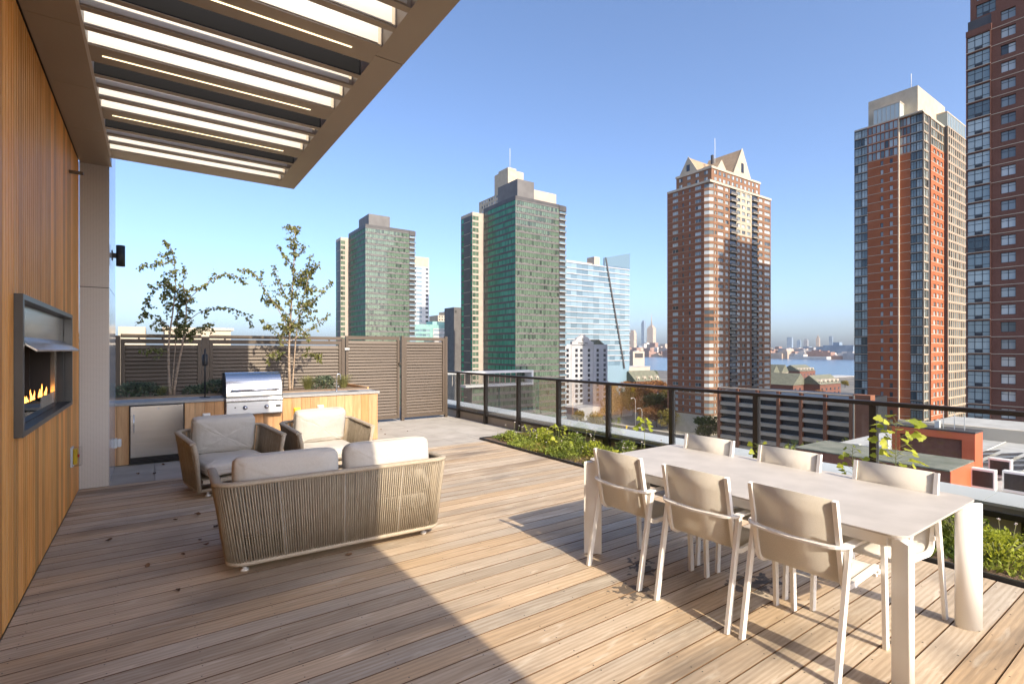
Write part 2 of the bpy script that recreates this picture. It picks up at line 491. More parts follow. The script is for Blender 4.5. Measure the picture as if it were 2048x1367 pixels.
while y > -3.0:
    if y > FY0+.02 and y < FY1-.02:
        board(y, 0.003, FZ0+.01); board(y, FZ1-.01, 3.75)
    else:
        board(y, 0.003, 3.75)
    y -= BW

fp = thing("fireplace", "wall-mounted linear gas fireplace with steel hood and burning flames", "fireplace", (XW, FY0, 0))
FL = FY1-FY0
b = MB()
fx = 0.042; bd = 0.035
b.box(-.02, fx, 0, bd, FZ0, FZ1); b.box(-.02, fx, FL-bd, FL, FZ0, FZ1)
b.box(-.02, fx, bd, FL-bd, FZ0, FZ0+bd); b.box(-.02, fx, bd, FL-bd, FZ1-bd, FZ1)
b.box(-.34, -.021, bd-.012, bd, FZ0, FZ1); b.box(-.34, -.021, FL-bd, FL-bd+.012, FZ0, FZ1)
b.box(-.34, -.021, bd, FL-bd, FZ0+bd-.012, FZ0+bd)
b.build("frame", M_FRAME, fp, bevel=0.002)
b = MB(); b.box(-.035, -.022, bd+.001, FL-bd-.001, 1.665, FZ1-bd-.001)
b.build("upper_panel", M_FSTEEL, fp)
b = MB(); b.hexa([(-.034,bd+.03,1.685),(-.034,FL-bd-.02,1.685),(.095,FL-bd-.02,1.590),(.095,bd+.03,1.590),
                  (-.034,bd+.03,1.697),(-.034,FL-bd-.02,1.697),(.098,FL-bd-.02,1.601),(.098,bd+.03,1.601)])
b.build("hood", M_STEEL, fp)
b = MB(); b.box(-.345, -.335, bd, FL-bd, FZ0+bd, 1.70); b.box(-.334, -.036, bd, FL-bd, 1.69, 1.70)
b.box(-.334, -.03, bd+.001, bd+.012, FZ0+bd+.001, 1.69); b.box(-.334, -.20, FL-.50, FL-.49, FZ0+bd+.001, 1.69)
b.build("firebox", M_SOOT, fp)
b = MB(); b.box(-.06, -.03, FL-.52, FL-.475, FZ0+bd+.001, 1.688); b.box(-.06, -.03, FL-.44, FL-.425, FZ0+bd+.001, 1.688)
b.build("jamb_trim", M_FSTEEL, fp)
b = MB(); b.box(-.032, -.026, bd+.02, FL-.53, FZ0+bd+.002, FZ0+bd+.135)
b.build("wind_guard_glass", M_CLEAR, fp)
b = MB(); b.box(-.27, -.10, .25, FL-.60, FZ0+bd+.001, FZ0+bd+.075); b.build("burner_tray", M_SOOT, fp)
b = MB()
for i in range(160):
    px, py, pz = rnd.uniform(-.26,-.05), rnd.uniform(.1, FL-.6), FZ0+bd+.004+(.075 if rnd.random() < .5 else 0)
    if pz > FZ0+bd+.05 and not (.25 < py < FL-.6 and px < -.10): pz = FZ0+bd+.004
    r_ = rnd.uniform(.008,.018)
    b.add([(px-r_,py,pz),(px,py-r_,pz),(px+r_,py,pz),(px,py+r_,pz),(px,py,pz+r_)], [(0,1,4),(1,2,4),(2,3,4),(3,0,4)])
stuff(b.build("fire_glass", M_CRYSTAL, fp))
for i in range(15):
    q = MB(); h = rnd.uniform(.06, .16); r_ = rnd.uniform(.007,.014)
    lean = rnd.uniform(-.03,.03)
    q.tube([(0,0,0),(lean*.2,lean*.3,h*.25),(lean*.1,lean,h*.55),(lean*.5,lean*.6,h*.8),(lean*.4,lean*1.3,h)], r_, 7, scale=[.7,1,.75,.38,.04])
    q.build("flame", M_FLAME, fp, (-.085+rnd.uniform(-.02,.02), .55+i*1.2/15+rnd.uniform(-.02,.02), FZ0+bd+.066))

# yellow call box under a clear cover, and a small bracket
yb = thing("call_box", "yellow call box under a clear cover on the cedar wall", "call box", (XW, 6.93, .50))
MB().box(.001, .022, -.065, .065, -.10, .10).build("back_plate", M_COPING, yb, bevel=.004)
MB().box(.0225, .055, -.042, .042, -.078, .078).build("yellow_body", M_YELLOW, yb, bevel=.006)
q = MB(); q.lathe([(.0,0),(.016,0),(.016,.014),(.0,.014)], n=12); o = q.build("button", M_REDP, yb, (.0555, 0, .005)); o.rotation_euler = (0, RAD(90), 0)
MB().box(.0225, .088, -.060, .060, -.094, .094).build("clear_cover", M_CLEAR, yb)
wb = tag(MB().box(0, .11, -.022, .022, -.012, .012).build("wall_bracket", M_BRONZE, None, (XW+.001, 6.80, 3.40)), "small dark metal peg sticking out high on the cedar wall", "bracket")

# ================================================================== METAL COLUMN at the end of the wall
def perf_mat():
    m = bpy.data.materials.new("perforated_metal"); m.use_nodes = True
    N = m.node_tree.nodes; L = m.node_tree.links; bs = N["Principled BSDF"]
    bs.inputs["Roughness"].default_value = .45; bs.inputs["Metallic"].default_value = .3
    tc = N.new("ShaderNodeTexCoord"); mp = N.new("ShaderNodeMapping"); mp.inputs["Scale"].default_value = (230, 230, 230)
    L.new(tc.outputs["Object"], mp.inputs[0])
    sx = N.new("ShaderNodeSeparateXYZ"); L.new(mp.outputs[0], sx.inputs[0])
    def sn(s, off=0.0):
        a = N.new("ShaderNodeMath"); a.operation = 'ADD'; L.new(s, a.inputs[0]); a.inputs[1].default_value = off
        n = N.new("ShaderNodeMath"); n.operation = 'SINE'; L.new(a.outputs[0], n.inputs[0]); return n.outputs[0]
    def op(o_, a, b_):
        n = N.new("ShaderNodeMath"); n.operation = o_
        for i, q in enumerate((a, b_)):
            if isinstance(q, float): n.inputs[i].default_value = q
            else: L.new(q, n.inputs[i])
        return n.outputs[0]
    xpz = op('ADD', sx.outputs[0], sx.outputs[2]); xmz = op('SUBTRACT', sx.outputs[0], sx.outputs[2])
    f = op('MULTIPLY', sn(xpz), sn(xmz))
    g_ = op('GREATER_THAN', f, 0.45)
    mx = N.new("ShaderNodeMix"); mx.data_type = 'RGBA'; L.new(g_, mx.inputs["Factor"])
    mx.inputs["A"].default_value = (.58,.565,.545,1); mx.inputs["B"].default_value = (.36,.35,.335,1)
    L.new(mx.outputs["Result"], bs.inputs["Base Color"])
    return m
M_PERF = perf_mat()
M_SIDE = mat("pale_metal_panel", (0.62,0.63,0.64), (0.66,0.67,0.68), rough=0.18, metal=0.35, scale=1.0)
colm = thing("metal_column", "grey perforated metal column where the cedar wall ends", "column", (XW, 7.66, 0))
MB().box(.004, .268, .006, 1.23, 0, 4.30).build("core", M_BLACK, colm)
for z0, z1 in ((.004, 2.325), (2.333, 4.30)):
    MB().box(.002, .268, 0, .005, z0, z1).build("perforated_panel", M_PERF, colm)
    MB().box(.2685, .274, 0, 1.235, z0, z1).build("side_panel", M_SIDE, colm)
sn_ = thing("wall_lamp", "black cylinder wall lamp high on the metal column", "lamp", (XW+.274, 8.17, 2.66))
q = MB(); q.lathe([(.0,0),(.047,0),(.047,.262),(.0,.262)], (.085, 0, 0), 20); q.build("cylinder", M_BLACK, sn_)
MB().box(0.001, .045, -.02, .02, .10, .16).build("bracket", M_BLACK, sn_)
MB().box(0.0005, .008, -.05, .05, .07, .19).build("back_plate", M_BLACK, sn_)
oc = thing("outlet_box", "white weatherproof outlet box low on the side of the metal column", "outlet", (XW+.274, 8.62, .36))
MB().box(.001, .03, -.05, .05, -.06, .06).build("back_box", M_PLASTIC, oc, bevel=.004)
MB().box(.031, .075, -.045, .045, -.05, .05).build("hinged_cover", M_PLASTIC, oc, bevel=.01)

# ================================================================== CANOPY
ZC = 3.751
can = thing("canopy", "bronze metal canopy with white-faced louvres over the lounge area", "canopy", (0, 0, ZC))
yy = 7.29 + .365
ysm = [7.655, 6.49, 5.45, 4.43, 3.40, 2.37, 1.34, .31, -.72, -1.75, -2.78, -3.81, -4.84, -6.0]
for i in range(len(ysm)-1):
    MB().box(XW+.012, -.390, ysm[i+1]+.004, ysm[i], 0, .02).build("soffit_panel", M_SOFFIT, can)
MB().box(XW-.3, -.392, -6.0, 7.65, .0205, .60).build("roof_deck", M_BLACK, can)
MB().box(-.3895, -.372, -6.0, 7.228, -.002, .17).build("edge_channel", M_WHITE, can)
fy = [7.29, 3.634, -.02, -3.68, -6.0]
for i in range(4):
    MB().box(1.336, 1.552, fy[i+1]+.009, fy[i], 0, .60).build("fascia", M_SOFFIT, can)
MB().box(-.389, 1.335, 7.23, 7.29, 0, .60).build("fascia", M_SOFFIT, can)
X0c, X1c = -.371, 1.335
def slat(yf, w, white=True):
    q = MB(); q.box(X0c, X1c, yf+.005, yf+w, 0, .15)
    s = q.build("slat", M_SOFFIT if white else M_MATTE, can)
    if white:
        MB().box(X0c+.001, X1c-.03, yf, yf+.0045, .014, .149).build("white_face", M_WHITE, s)
    else:
        MB().box(X0c+.001, X1c-.001, yf+.006, yf+w-.001, -.004, -.0005).build("bottom_plate", M_SOFFIT, s)
for k in range(0, 11):
    yb_ = 6.282 - 1.1605*k
    slat(yb_, .06, False); slat(yb_+.2, .06); slat(yb_+.445, .06)
    w = .26 if k else .245
    q = MB(); q.box(X0c, X1c, yb_+.705, yb_+.70+w, 0, .15)
    lb = q.build("light_beam", M_SOFFIT, can)
    MB().box(X0c+.001, X1c-.03, yb_+.70, yb_+.7045, .014, .149).build("white_face", M_WHITE, lb)
    if k:
        MB().box(-.30, 1.16, yb_+.70+.125, yb_+.70+.139, -.0035, -.0005).build("led_strip", M_LED, lb)

# ================================================================== KITCHEN COUNTER
YC = 8.863
ctr = thing("kitchen_counter", "long outdoor kitchen counter fronted with upright cedar boards", "counter", (0, YC, 0))
MB().box(-.66, -.262, .024, .60, 0.0, .828).build("carcass", M_BLACK, ctr)
MB().box(.385, .895, .024, .60, 0.0, .828).build("carcass", M_BLACK, ctr)
MB().box(1.715, 3.272, .024, .60, 0.0, .828).build("carcass", M_BLACK, ctr)
MB().box(.895, 1.715, .024, .60, 0.0, .60).build("carcass", M_BLACK, ctr)
MB().box(-.262, .385, .58, .60, 0.0, .828).build("carcass", M_BLACK, ctr)
cb = {}
def cboard(x0, x1, z0=.012, z1=.826, par=ctr, yo=0.0):
    key = (round(x1-x0,3), round(z1-z0,3))
    if key not in cb:
        w = key[0]-.004
        cb[key] = MB().box(-w/2, w/2, 0, .022, 0, key[1]).mesh("front_board", M_CAB)
    link("front_board", cb[key], par, ((x0+x1)/2, yo, z0))
for x0, x1 in ((-.66,-.54),(-.54,-.40),(-.40,-.262),(.385,.515),(.515,.64),(.64,.77),(.77,.895)): cboard(x0, x1)
x = 1.715
while x < 3.25:
    x1 = min(x+.142, 3.296); 
    if 3.296-x1 < .05: x1 = 3.296
    cboard(x, x1); x = x1
for x0, x1 in ((.90,1.035),(1.035,1.17),(1.17,1.305),(1.305,1.44),(1.44,1.575),(1.575,1.71)): cboard(x0, x1, .012, .598)
eb = MB().box(0, .022, 0, .139, 0, .814).mesh("end_board", M_CAB)
for i in range(5):
    link("end_board", eb, ctr, (3.274, .024+i*.142, .012))
top = MB(); top.box(-.66, .895, -.02, .615, .83, .868); top.box(1.715, 3.325, -.02, .615, .83, .868); top.box(.895, 1.715, .45, .615, .83, .868)
top.build("countertop", M_STONE, ctr, bevel=.003)
MB().box(2.86, 3.02, .20, .34, .869, .874).build("sink_lid", M_BLACK, ctr)

fr = thing("fridge", "undercounter steel fridge built into the cedar counter", "fridge", (.06, YC, 0))
MB().box(-.315, .315, -.005, .55, .015, .822).build("cabinet", M_BLACK, fr)
MB().box(-.308, .308, -.045, -.006, .105, .815).build("door", M_STEEL, fr, bevel=.004)
q = MB(); q.tube([(-.27,-.046,.70),(-.27,-.075,.69),(-.27,-.078,.58),(-.27,-.075,.47),(-.27,-.046,.46)], .008, 10); q.build("handle", M_STEELH, fr)
q = MB(); q.lathe([(0,0),(.012,0),(.012,.006),(0,.006)], n=12); o = q.build("lock", M_STEELH, fr, (.01, -.0455, .765)); o.rotation_euler = (RAD(90),0,0)
q = MB()
for i in range(4): q.box(-.30, .27, -.03, -.006, .022+i*.019, .034+i*.019)
q.box(.275, .305, -.035, -.006, .02, .095)
q.build("kick_grille", M_BLACK, fr)

gr = thing("gas_grill", "built-in stainless gas grill with rounded lid on the counter", "grill", (1.305, YC, 0))
MB().box(-.395, .395, -.06, .44, .605, .868).build("firebox", M_STEELP, gr, bevel=.004)
MB().box(-.392, .392, -.088, -.0605, .625, .795).build("control_panel", M_STEELP, gr, bevel=.005)
MB().box(-.40, .40, -.10, -.055, .805, .835).build("drip_ledge", M_STEEL, gr, bevel=.006)
MB().box(-.385, .385, -.10, -.0605, .606, .618).build("drip_tray_edge", M_STEEL, gr)
prof = []
for i in range(13):
    a = math.pi - (math.pi/2)*i/12*1.06
    prof.append((.20+.265*math.cos(a), .895+.355*max(0, math.sin(a))))
prof = [(-.065,.872)] + prof + [(.43,1.235),(.43,.872)]
q = MB(); q.extrude([(-.388, a, z) for a, z in prof][::-1], (.776, 0, 0), smooth=False); q.build("lid", M_STEELH, gr)
for s_ in (-1, 1):
    q = MB(); pr = [(a+(.01 if a < .3 else -.01), z*.992+.004) for a, z in prof]
    q.extrude([(s_*.389, a, z) for a, z in (prof[::-1] if s_ > 0 else prof[::-1])], (s_*.008, 0, 0)); q.build("lid_end_cap", M_BLACK, gr)
q = MB(); q.tube([(-.33,-.135,.985),(.33,-.135,.985)], .014, 12); q.box(-.32,-.295,-.13,-.04,.972,.998); q.box(.295,.32,-.13,-.04,.972,.998); q.build("lid_handle", M_STEELH, gr)
for xk in (-.14, .16):
    q = MB(); q.lathe([(0,0),(.034,0),(.034,.008),(.024,.010),(.022,.036),(0,.036)], n=18); o = q.build("knob", M_STEELH, gr, (xk, -.089, .715)); o.rotation_euler = (RAD(90),0,0)
MB().box(.295, .365, -.0905, -.0885, .705, .735).build("badge", M_BLACK, gr)
MB().box(-.285, -.265, -.0905, -.0885, .715, .733).build("igniter_button", M_BLACK, gr)

ft = thing("faucet", "slim steel gooseneck faucet on the counter", "faucet", (2.67, 9.20, .868))
q = MB(); q.lathe([(0,0),(.024,0),(.024,.012),(.012,.016),(.012,.03),(0,.03)], n=14); q.build("base", M_STEELH, ft)
q = MB(); q.tube([(0,0,.02),(0,0,.25)]+[(.035-.035*math.cos(t), 0, .25+.06*math.sin(t)) for t in [math.pi*i/8 for i in range(1,9)]]+[(.07,0,.21)], .009, 10); q.build("spout", M_STEELH, ft)
q = MB(); q.tube([(.012,0,.075),(.055,0,.095)], .006, 8); q.build("lever", M_STEELH, ft)

lp = thing("stake_lamp", "thin black lamp post with a cylinder head standing on the counter", "lamp", (.666, 9.20, .868))
q = MB(); q.lathe([(0,0),(.075,0),(.075,.008),(0,.008)], n=20); q.build("base", M_BLACK, lp)
q = MB(); q.tube([(0,0,.008),(0,0,.75)], .011, 10); q.build("pole", M_BLACK, lp)
q = MB(); q.lathe([(0,0),(.03,0),(.038,.02),(.038,.165),(.012,.185),(.012,.20),(0,.20)], n=18); q.build("head", M_BLACK, lp, (0,0,.49))

def outlet(x, z, m, name, label):
    t = thing(name, label, "outlet", (x, YC-.001, z))
    MB().box(-.05,.05,-.03,0,-.06,.06).build("back_box", m, t, bevel=.004)
    MB().box(-.046,.046,-.07,-.031,-.05,.05).build("hinged_cover", m, t, bevel=.01)
outlet(.66, .60, M_PLASTIC, "outlet_box", "white outlet box on the counter front left of the grill")
outlet(1.93, .60, M_YELLOW, "outlet_box", "yellow outlet box on the counter front right of the grill")
outlet(2.30, .62, M_PLASTIC, "outlet_box", "white outlet box on the counter front behind the right armchair")

# raised planter behind the counter
pb = thing("raised_planter", "raised cedar planter running behind the kitchen counter", "planter", (0, 9.48, 0))
for x0 in [-.66 + .8*i for i in range(5)]:
    x1 = min(x0+.796, 3.36); MB().box(x0, x1, 0.0, .03, .30, .872).build("front_plank", M_CAB, pb)
MB().box(3.33, 3.36, .031, 1.36, 0, .90).build("end_plank", M_CAB, pb)
MB().box(-.66, 3.329, .031, 1.36, .0, .845).build("soil", M_SOIL, pb)
MB().box(-.66, 3.329, .031, .05, .85, .90).build("inner_liner", M_BRONZE, pb)

# ================================================================== LOUVRED SCREEN FENCE AND GATE
YF = 10.945
sl_cache = {}
def slats(x0, x1, z0, z1, par, pitch=.0655):
    w = round(x1-x0, 3)
    if w not in sl_cache:
        q = MB(); q.hexa([(0,.010,0),(w,.010,0),(w,.022,0),(0,.022,0),(0,.030,.064),(w,.030,.064),(w,.040,.064),(0,.040,.064)])
        q.box(0, w, -.004, .016, -.006, 0.0)
        sl_cache[w] = q.mesh("slat", M_FENCE)
    n = int((z1-z0)/pitch)
    p = (z1-z0)/n
    for i in range(n):
        link("slat", sl_cache[w], par, (x0, 0, z0+i*p+.006))
def panel(t, x0, x1, zb, zt, st=.055, rails=.075):
    MB().box(x0, x0+st, -.012, .05, zb, zt).build("stile", M_FENCE, t)
    MB().box(x1-st, x1, -.012, .05, zb, zt).build("stile", M_FENCE, t)
    MB().box(x0+st+.001, x1-st-.001, -.010, .048, zb, zb+rails).build("bottom_rail", M_FENCE, t)
    MB().box(x0+st+.001, x1-st-.001, -.010, .048, zt-rails, zt).build("top_rail", M_FENCE, t)
    slats(x0+st+.001, x1-st-.001, zb+rails+.005, zt-rails-.03, t)
fn = thing("louvre_fence", "brown slatted metal fence behind the planter trees", "fence", (0, YF, 0))
for x0, x1 in ((-2.3, -.52), (-.44, .735), (.865, 3.275)):
    panel(fn, x0, x1, .05, 1.79)
for x0, x1 in ((-.515,-.445),(.74,.86),(3.28,3.345)):
    MB().box(x0, x1, -.02, .07, 0, 1.845).build("post", M_FENCE, fn)
for x0, x1 in ((-2.3,-.52),(-.44,.735),(.865,3.275)):
    MB().box(x0, x1, -.015, .06, 1.812, 1.875).build("cap_rail", M_FENCE, fn)
    for xs_ in (x0+.25, (x0+x1)/2, x1-.25): MB().box(xs_-.012, xs_+.012, 0, .03, 1.788, 1.813).build("spacer", M_FENCE, fn)
gt = thing("louvre_gate", "brown slatted metal gate with a hinge and latch, right of the counter", "gate", (0, YF-.005, 0))
panel(gt, 3.365, 4.575, .06, 1.90)
MB().box(3.33, 3.43, -.05, -.0125, 1.60, 1.645).build("hinge", M_STEELH, gt)
MB().box(4.545, 4.60, -.055, -.0125, 1.26, 1.32).build("latch", M_DARKM, gt)
MB().box(4.58, 4.61, -.03, .03, 1.28, 1.82).build("lock_bar", M_BLACK, gt)
fs = thing("louvre_screen", "short slatted brown screen panel between the gate and the glass railing", "screen", (0, YF, 0))
panel(fs, 4.69, 5.72, .06, 1.89)
for x0 in (4.622, 5.725): MB().box(x0, x0+.064, -.02, .06, 0, 1.92).build("post", M_FENCE, fs)

# ================================================================== PARAPET AND GLASS RAILING
pw = thing("parapet_wall", "low parapet with pale grey coping outside the glass railing", "parapet", (0, 0, 0))
MB().box(5.975, 6.05, -6, 13.0, -.07, .165).build("upstand", M_UPST, pw)
MB().box(6.0505, 6.50, -6, 13.0, -.07, .235).build("upstand", M_UPGREY, pw)
for y0 in [-6 + 2.44*i for i in range(8)]:
    MB().box(6.035, 6.56, y0, min(y0+2.436, 13.0), .2355, .262).build("coping", M_COPING, pw)
rl = thing("glass_railing", "dark metal railing with clear glass panels along the terrace edge", "railing", (5.93, 0, 0))
py_ = [10.655 - 1.2195*i for i in range(14)]
post_me = MB().box(-.035, .035, -.03, .03, 0, 1.045).mesh("post", M_DARKM)
plate_me = MB().box(.036, .044, .10, .16, .012, .165).mesh("bracket_plate", M_DARKM)
for y in py_:
    p = link("post", post_me, rl, (0, y, 0))
    link("bracket_plate", plate_me, p, (0, 0, 0))
    MB().box(-.06, .036, -.05, .05, 0, .010).build("foot_plate", M_DARKM, p)
for i in range(len(py_)-1):
    y1, y0 = py_[i]-.031, py_[i+1]+.031
    MB().box(-.02, .02, y0, y1, .165, .215).build("bottom_rail", M_DARKM, rl)
    MB().box(-.005, .005, y0+.012, y1-.012, .216, 1.04).build("glass_panel", M_GLASS, rl)
MB().box(-.02, .02, 10.69, 11.9, .165, .215).build("bottom_rail", M_DARKM, rl)
MB().box(-.005, .005, 10.70, 11.9, .216, 1.04).build("glass_panel", M_GLASS, rl)
MB().box(-.042, .042, py_[-1], 12.0, 1.046, 1.088).build("top_rail", M_DARKM, rl, bevel=.006)
# ================================================================== LOUNGE SEATING
from mathutils import noise
def shell_path(W, D, r, n):
    """n points evenly spaced along a U in plan, open to +Y"""
    seg = []
    pts = [(-W/2, D/2), (-W/2, -D/2+r)]
    for i in range(1, 9):
        a = math.pi + (math.pi/2)*i/8
        pts.append((-W/2+r+r*math.cos(a), -D/2+r+r*math.sin(a)))
    pts.append((W/2-r, -D/2))
    for i in range(1, 9):
        a = -math.pi/2 + (math.pi/2)*i/8
        pts.append((W/2-r+r*math.cos(a), -D/2+r+r*math.sin(a)))
    pts.append((W/2, D/2))
    Ls = [0]
    for i in range(1, len(pts)): Ls.append(Ls[-1] + math.dist(pts[i], pts[i-1]))
    out = []
    for k in range(n):
        t = Ls[-1]*k/(n-1)
        i = max(j for j in range(len(Ls)) if Ls[j] <= t+1e-9); i = min(i, len(pts)-2)
        f = (t-Ls[i])/(Ls[i+1]-Ls[i])
        out.append((pts[i][0]+(pts[i+1][0]-pts[i][0])*f, pts[i][1]+(pts[i+1][1]-pts[i][1])*f))
    return out, Ls[-1]

def lounge(t, W, D, taper=.075):
    _, Lg = shell_path(W, D, .13, 5)
    n = int(Lg/.0180)
    top, _ = shell_path(W, D, .13, n)
    bot, _ = shell_path(W-2*taper, D-.10, .10, n)
    bot = [(x, y-.035) for x, y in bot]
    def zt(y):  # rim falls a little towards the arm fronts
        f = min(1.0, max(0.0, (y+D/2)/D)); return .655 - .05*f
    ZB = .085
    ins = .022
    def shrink(P, d):
        res = []
        for i, (x, y) in enumerate(P):
            a = P[max(0, i-1)]; c = P[min(len(P)-1, i+1)]
            tx, ty = c[0]-a[0], c[1]-a[1]; l = math.hypot(tx, ty) or 1
            res.append((x - ty/l*d, y + tx/l*d))
        return res
    for d, nm in ((ins, "outer_rope_weave"), (-ins, "inner_rope_weave")):
        q = MB(); A = shrink(top, -d); B = shrink(bot, -d*.6)
        for i in range(n):
            (x0, y0), (x1, y1) = A[i], B[i]
            z0 = zt(top[i][1])
            jx = rnd.uniform(-.0012, .0012)
            q.tube([(x0+jx, y0, z0), ((x0+x1)/2+jx, (y0+y1)/2, (z0+ZB)/2), (x1+jx, y1, ZB)], .0056, 5)
        stuff(q.build(nm, M_ROPE, t))
    ell = [(.034*math.cos(2*math.pi*i/10), .019*math.sin(2*math.pi*i/10)) for i in range(10)]
    q = MB(); q.sweep([(x, y, zt(y)) for x, y in top], ell, up=(0,0,1)); q.build("rim", M_ROPE2, t)
    q = MB(); q.sweep([(x, y, ZB) for x, y in bot], [(a*.75, c) for a, c in ell], up=(0,0,1)); q.build("base_rail", M_ROPE2, t)
    for s_ in (0, -1):
        (x0, y0), (x1, y1) = top[s_], bot[s_]
        q = MB(); q.tube([(x0, y0, zt(y0)), (x0+(x1-x0)*.35, y0+.006, zt(y0)-.12), (x1, y1, ZB)], .024, 8); q.build("arm_front_rail", M_ROPE2, t)
    for f in (.2, .36, .5, .64, .8):
        i = int(n*f); (x0, y0), (x1, y1) = top[i], bot[i]
        q = MB(); q.tube([(x0, y0, zt(y0)-.01), (x1, y1, ZB)], .012, 6); q.build("frame_rod", M_CHAIRM, t)
    MB().box(-W/2+taper+.03, W/2-taper-.03, -D/2+.06, D/2-.06, .16, .20).build("seat_deck", M_ROPE2, t)
    q = MB(); y1 = D/2-.05-.035
    q.tube([(bot[0][0], bot[0][1], ZB), (bot[-1][0], bot[-1][1], ZB)], .018, 8); q.build("front_rail", M_ROPE2, t)
    for sx in (-1, 1):
        for sy in (-1, 1):
            q = MB(); q.lathe([(0,0),(.028,0),(.028,.012),(.014,.016),(.014,.075),(0,.075)], n=12)
            q.build("foot", M_CHAIRM, t, (sx*(W/2-taper-.10), sy*(D/2-.14)-.02, 0))

def cushion(name, label, par_loc, rz, c, a, b_, h, tilt=0.0, sag=0.0, roll=0.0, group=None, e1=.42):
    """c: centre in the seat's frame; tilt about local x (lean back), roll about local y"""
    o = MB(); Mx = Matrix.Rotation(tilt, 3, 'X') @ Matrix.Rotation(roll, 3, 'Y')
    superbox(o, (0,0,0), a, b_, h, e1=e1, e2=.22, sag=sag, nu=72, nv=34)
    off = Vector((rnd.uniform(0,50), rnd.uniform(0,50), 0)); vv = []
    for x, y, z in o.v:      # soft dents and creases in the filling
        p = Vector((x, y, z)); n_ = Vector((x/a**2, y/b_**2, z/h**2)).normalized()
        w1 = noise.noise(p*5.0+off); w2 = noise.noise(Vector((p.x*14, p.y*14, p.z*5))+off*2); w3 = 1-abs(noise.noise(Vector((p.x*9, p.y*22, p.z*9))+off*3))
        p += n_*(.010*w1 + .0035*w2 - .006*max(0, w3-.80)/.2)
        vv.append(tuple(Mx @ p))
    o.v = vv
    # seam piping round the middle
    ring = []
    sp = lambda w, e: math.copysign(abs(w)**e, w)
    for i in range(40):
        th = 2*math.pi*i/40
        ring.append(Mx @ Vector((a*1.004*sp(math.cos(th), .24), b_*1.004*sp(math.sin(th), .24), 0)))
    R_ = Matrix.Rotation(rz, 3, 'Z')
    w = Vector(par_loc) + R_ @ Vector(c)
    ob = o.build(name, M_CREAM, None, tuple(w)); ob.rotation_euler = (0, 0, rz)
    q = MB(); q.tube(ring, .0045, 6, closed=True); q.build("piping", M_CREAM, ob)
    return tag(ob, label, "cushion", group)

SOFA = ((1.257, 4.45, 0), RAD(-2.3))
sofa = thing("sofa", "woven rope sofa with its back to the camera", "sofa", SOFA[0], SOFA[1])
lounge(sofa, 1.74, .86)
for s_, nm in ((-1, "left"), (1, "right")):
    cushion("seat_cushion", "cream seat cushion on the %s half of the rope sofa" % nm, SOFA[0], SOFA[1], (s_*.385, .03, .30), .378, .36, .10, sag=.012)
cushion("back_cushion", "cream back cushion at the left end of the rope sofa, wholly in shade", SOFA[0], SOFA[1], (-.395, -.255, .585), .375, .235, .115, tilt=RAD(82), roll=0)
cushion("back_cushion", "cream back cushion at the right end of the rope sofa, half in sun", SOFA[0], SOFA[1], (.395, -.250, .60), .365, .235, .115, tilt=RAD(79), roll=RAD(-2))

AC1 = ((.743, 6.79, 0), math.pi + RAD(9.66))
AC2 = ((1.854, 6.853, 0), math.pi + RAD(4.74))
for i, (A, where) in enumerate(((AC1, "in the shade near the fridge"), (AC2, "in the sun in front of the grill"))):
    ac = thing("rope_armchair", "woven rope armchair %s" % where, "armchair", A[0], A[1], "rope armchairs facing the sofa")
    lounge(ac, .93, .80)
    w2 = ("left", "right")[i]
    cushion("seat_cushion", "cream seat cushion of the %s rope armchair" % w2, A[0], A[1], (0, .04, .30), .345, .345, .10, sag=.012)
    cushion("back_cushion", "cream back cushion propped up in the %s rope armchair" % w2, A[0], A[1], (0.01, -.225, .60), .335, .225, .11, tilt=RAD(76), roll=RAD((-3, 2)[i]))

# ================================================================== DINING TABLE AND CHAIRS
TX0, TX1, TY0, TY1, TZ = 2.80, 3.905, .875, 2.965, .745
tb = thing("dining_table", "long pale dining table with rounded ivory legs", "table", ((TX0+TX1)/2, (TY0+TY1)/2, 0))
hw, hl = (TX1-TX0)/2, (TY1-TY0)/2
def rrect(hx, hy, r, n=6):
    pts = []
    for cx, cy, a0 in ((hx-r, hy-r, 0), (-hx+r, hy-r, 90), (-hx+r, -hy+r, 180), (hx-r, -hy+r, 270)):
        for i in range(n+1):
            a = RAD(a0 + 90*i/n); pts.append((cx+r*math.cos(a), cy+r*math.sin(a)))
    return pts
q = MB(); q.prism(rrect(hw, hl, .07), TZ-.011, TZ, smooth=False); q.build("tabletop", M_TABLE, tb, bevel=.002)
q = MB(); q.prism(rrect(hw-.02, hl-.02, .06), TZ-.026, TZ-.0115); q.build("top_underlay", M_CHAIRM, tb)
q = MB(); q.box(-hw+.075, -hw+.095, -hl+.10, hl-.10, TZ-.085, TZ-.0265); q.box(hw-.095, hw-.075, -hl+.10, hl-.10, TZ-.085, TZ-.0265)
q.box(-hw+.096, hw-.096, -hl+.08, -hl+.10, TZ-.085, TZ-.0265); q.box(-hw+.096, hw-.096, hl-.10, hl-.08, TZ-.085, TZ-.0265)
q.build("apron", M_CHAIRM, tb)
def dleg(sx, sy):
    """half-round column; the round side faces inwards across and outwards along the table"""
    R_, dp = .068, .052
    n_ = Vector((-sx, sy, 0)).normalized(); e = Vector((n_.y, -n_.x, 0))
    pts = [e*R_*math.cos(math.pi*i/16) + n_*dp*math.sin(math.pi*i/16) for i in range(17)]
    pts = [(p.x, p.y) for p in pts]
    area = sum(pts[i][0]*pts[(i+1) % 17][1]-pts[(i+1) % 17][0]*pts[i][1] for i in range(17))
    if area < 0: pts = pts[::-1]
    q = MB(); q.prism(pts, 0, TZ-.027, smooth=True)
    for i in range(len(q.s)):
        if len(q.f[i]) > 4: q.s[i] = False
    q.s[-1] = False
    return q
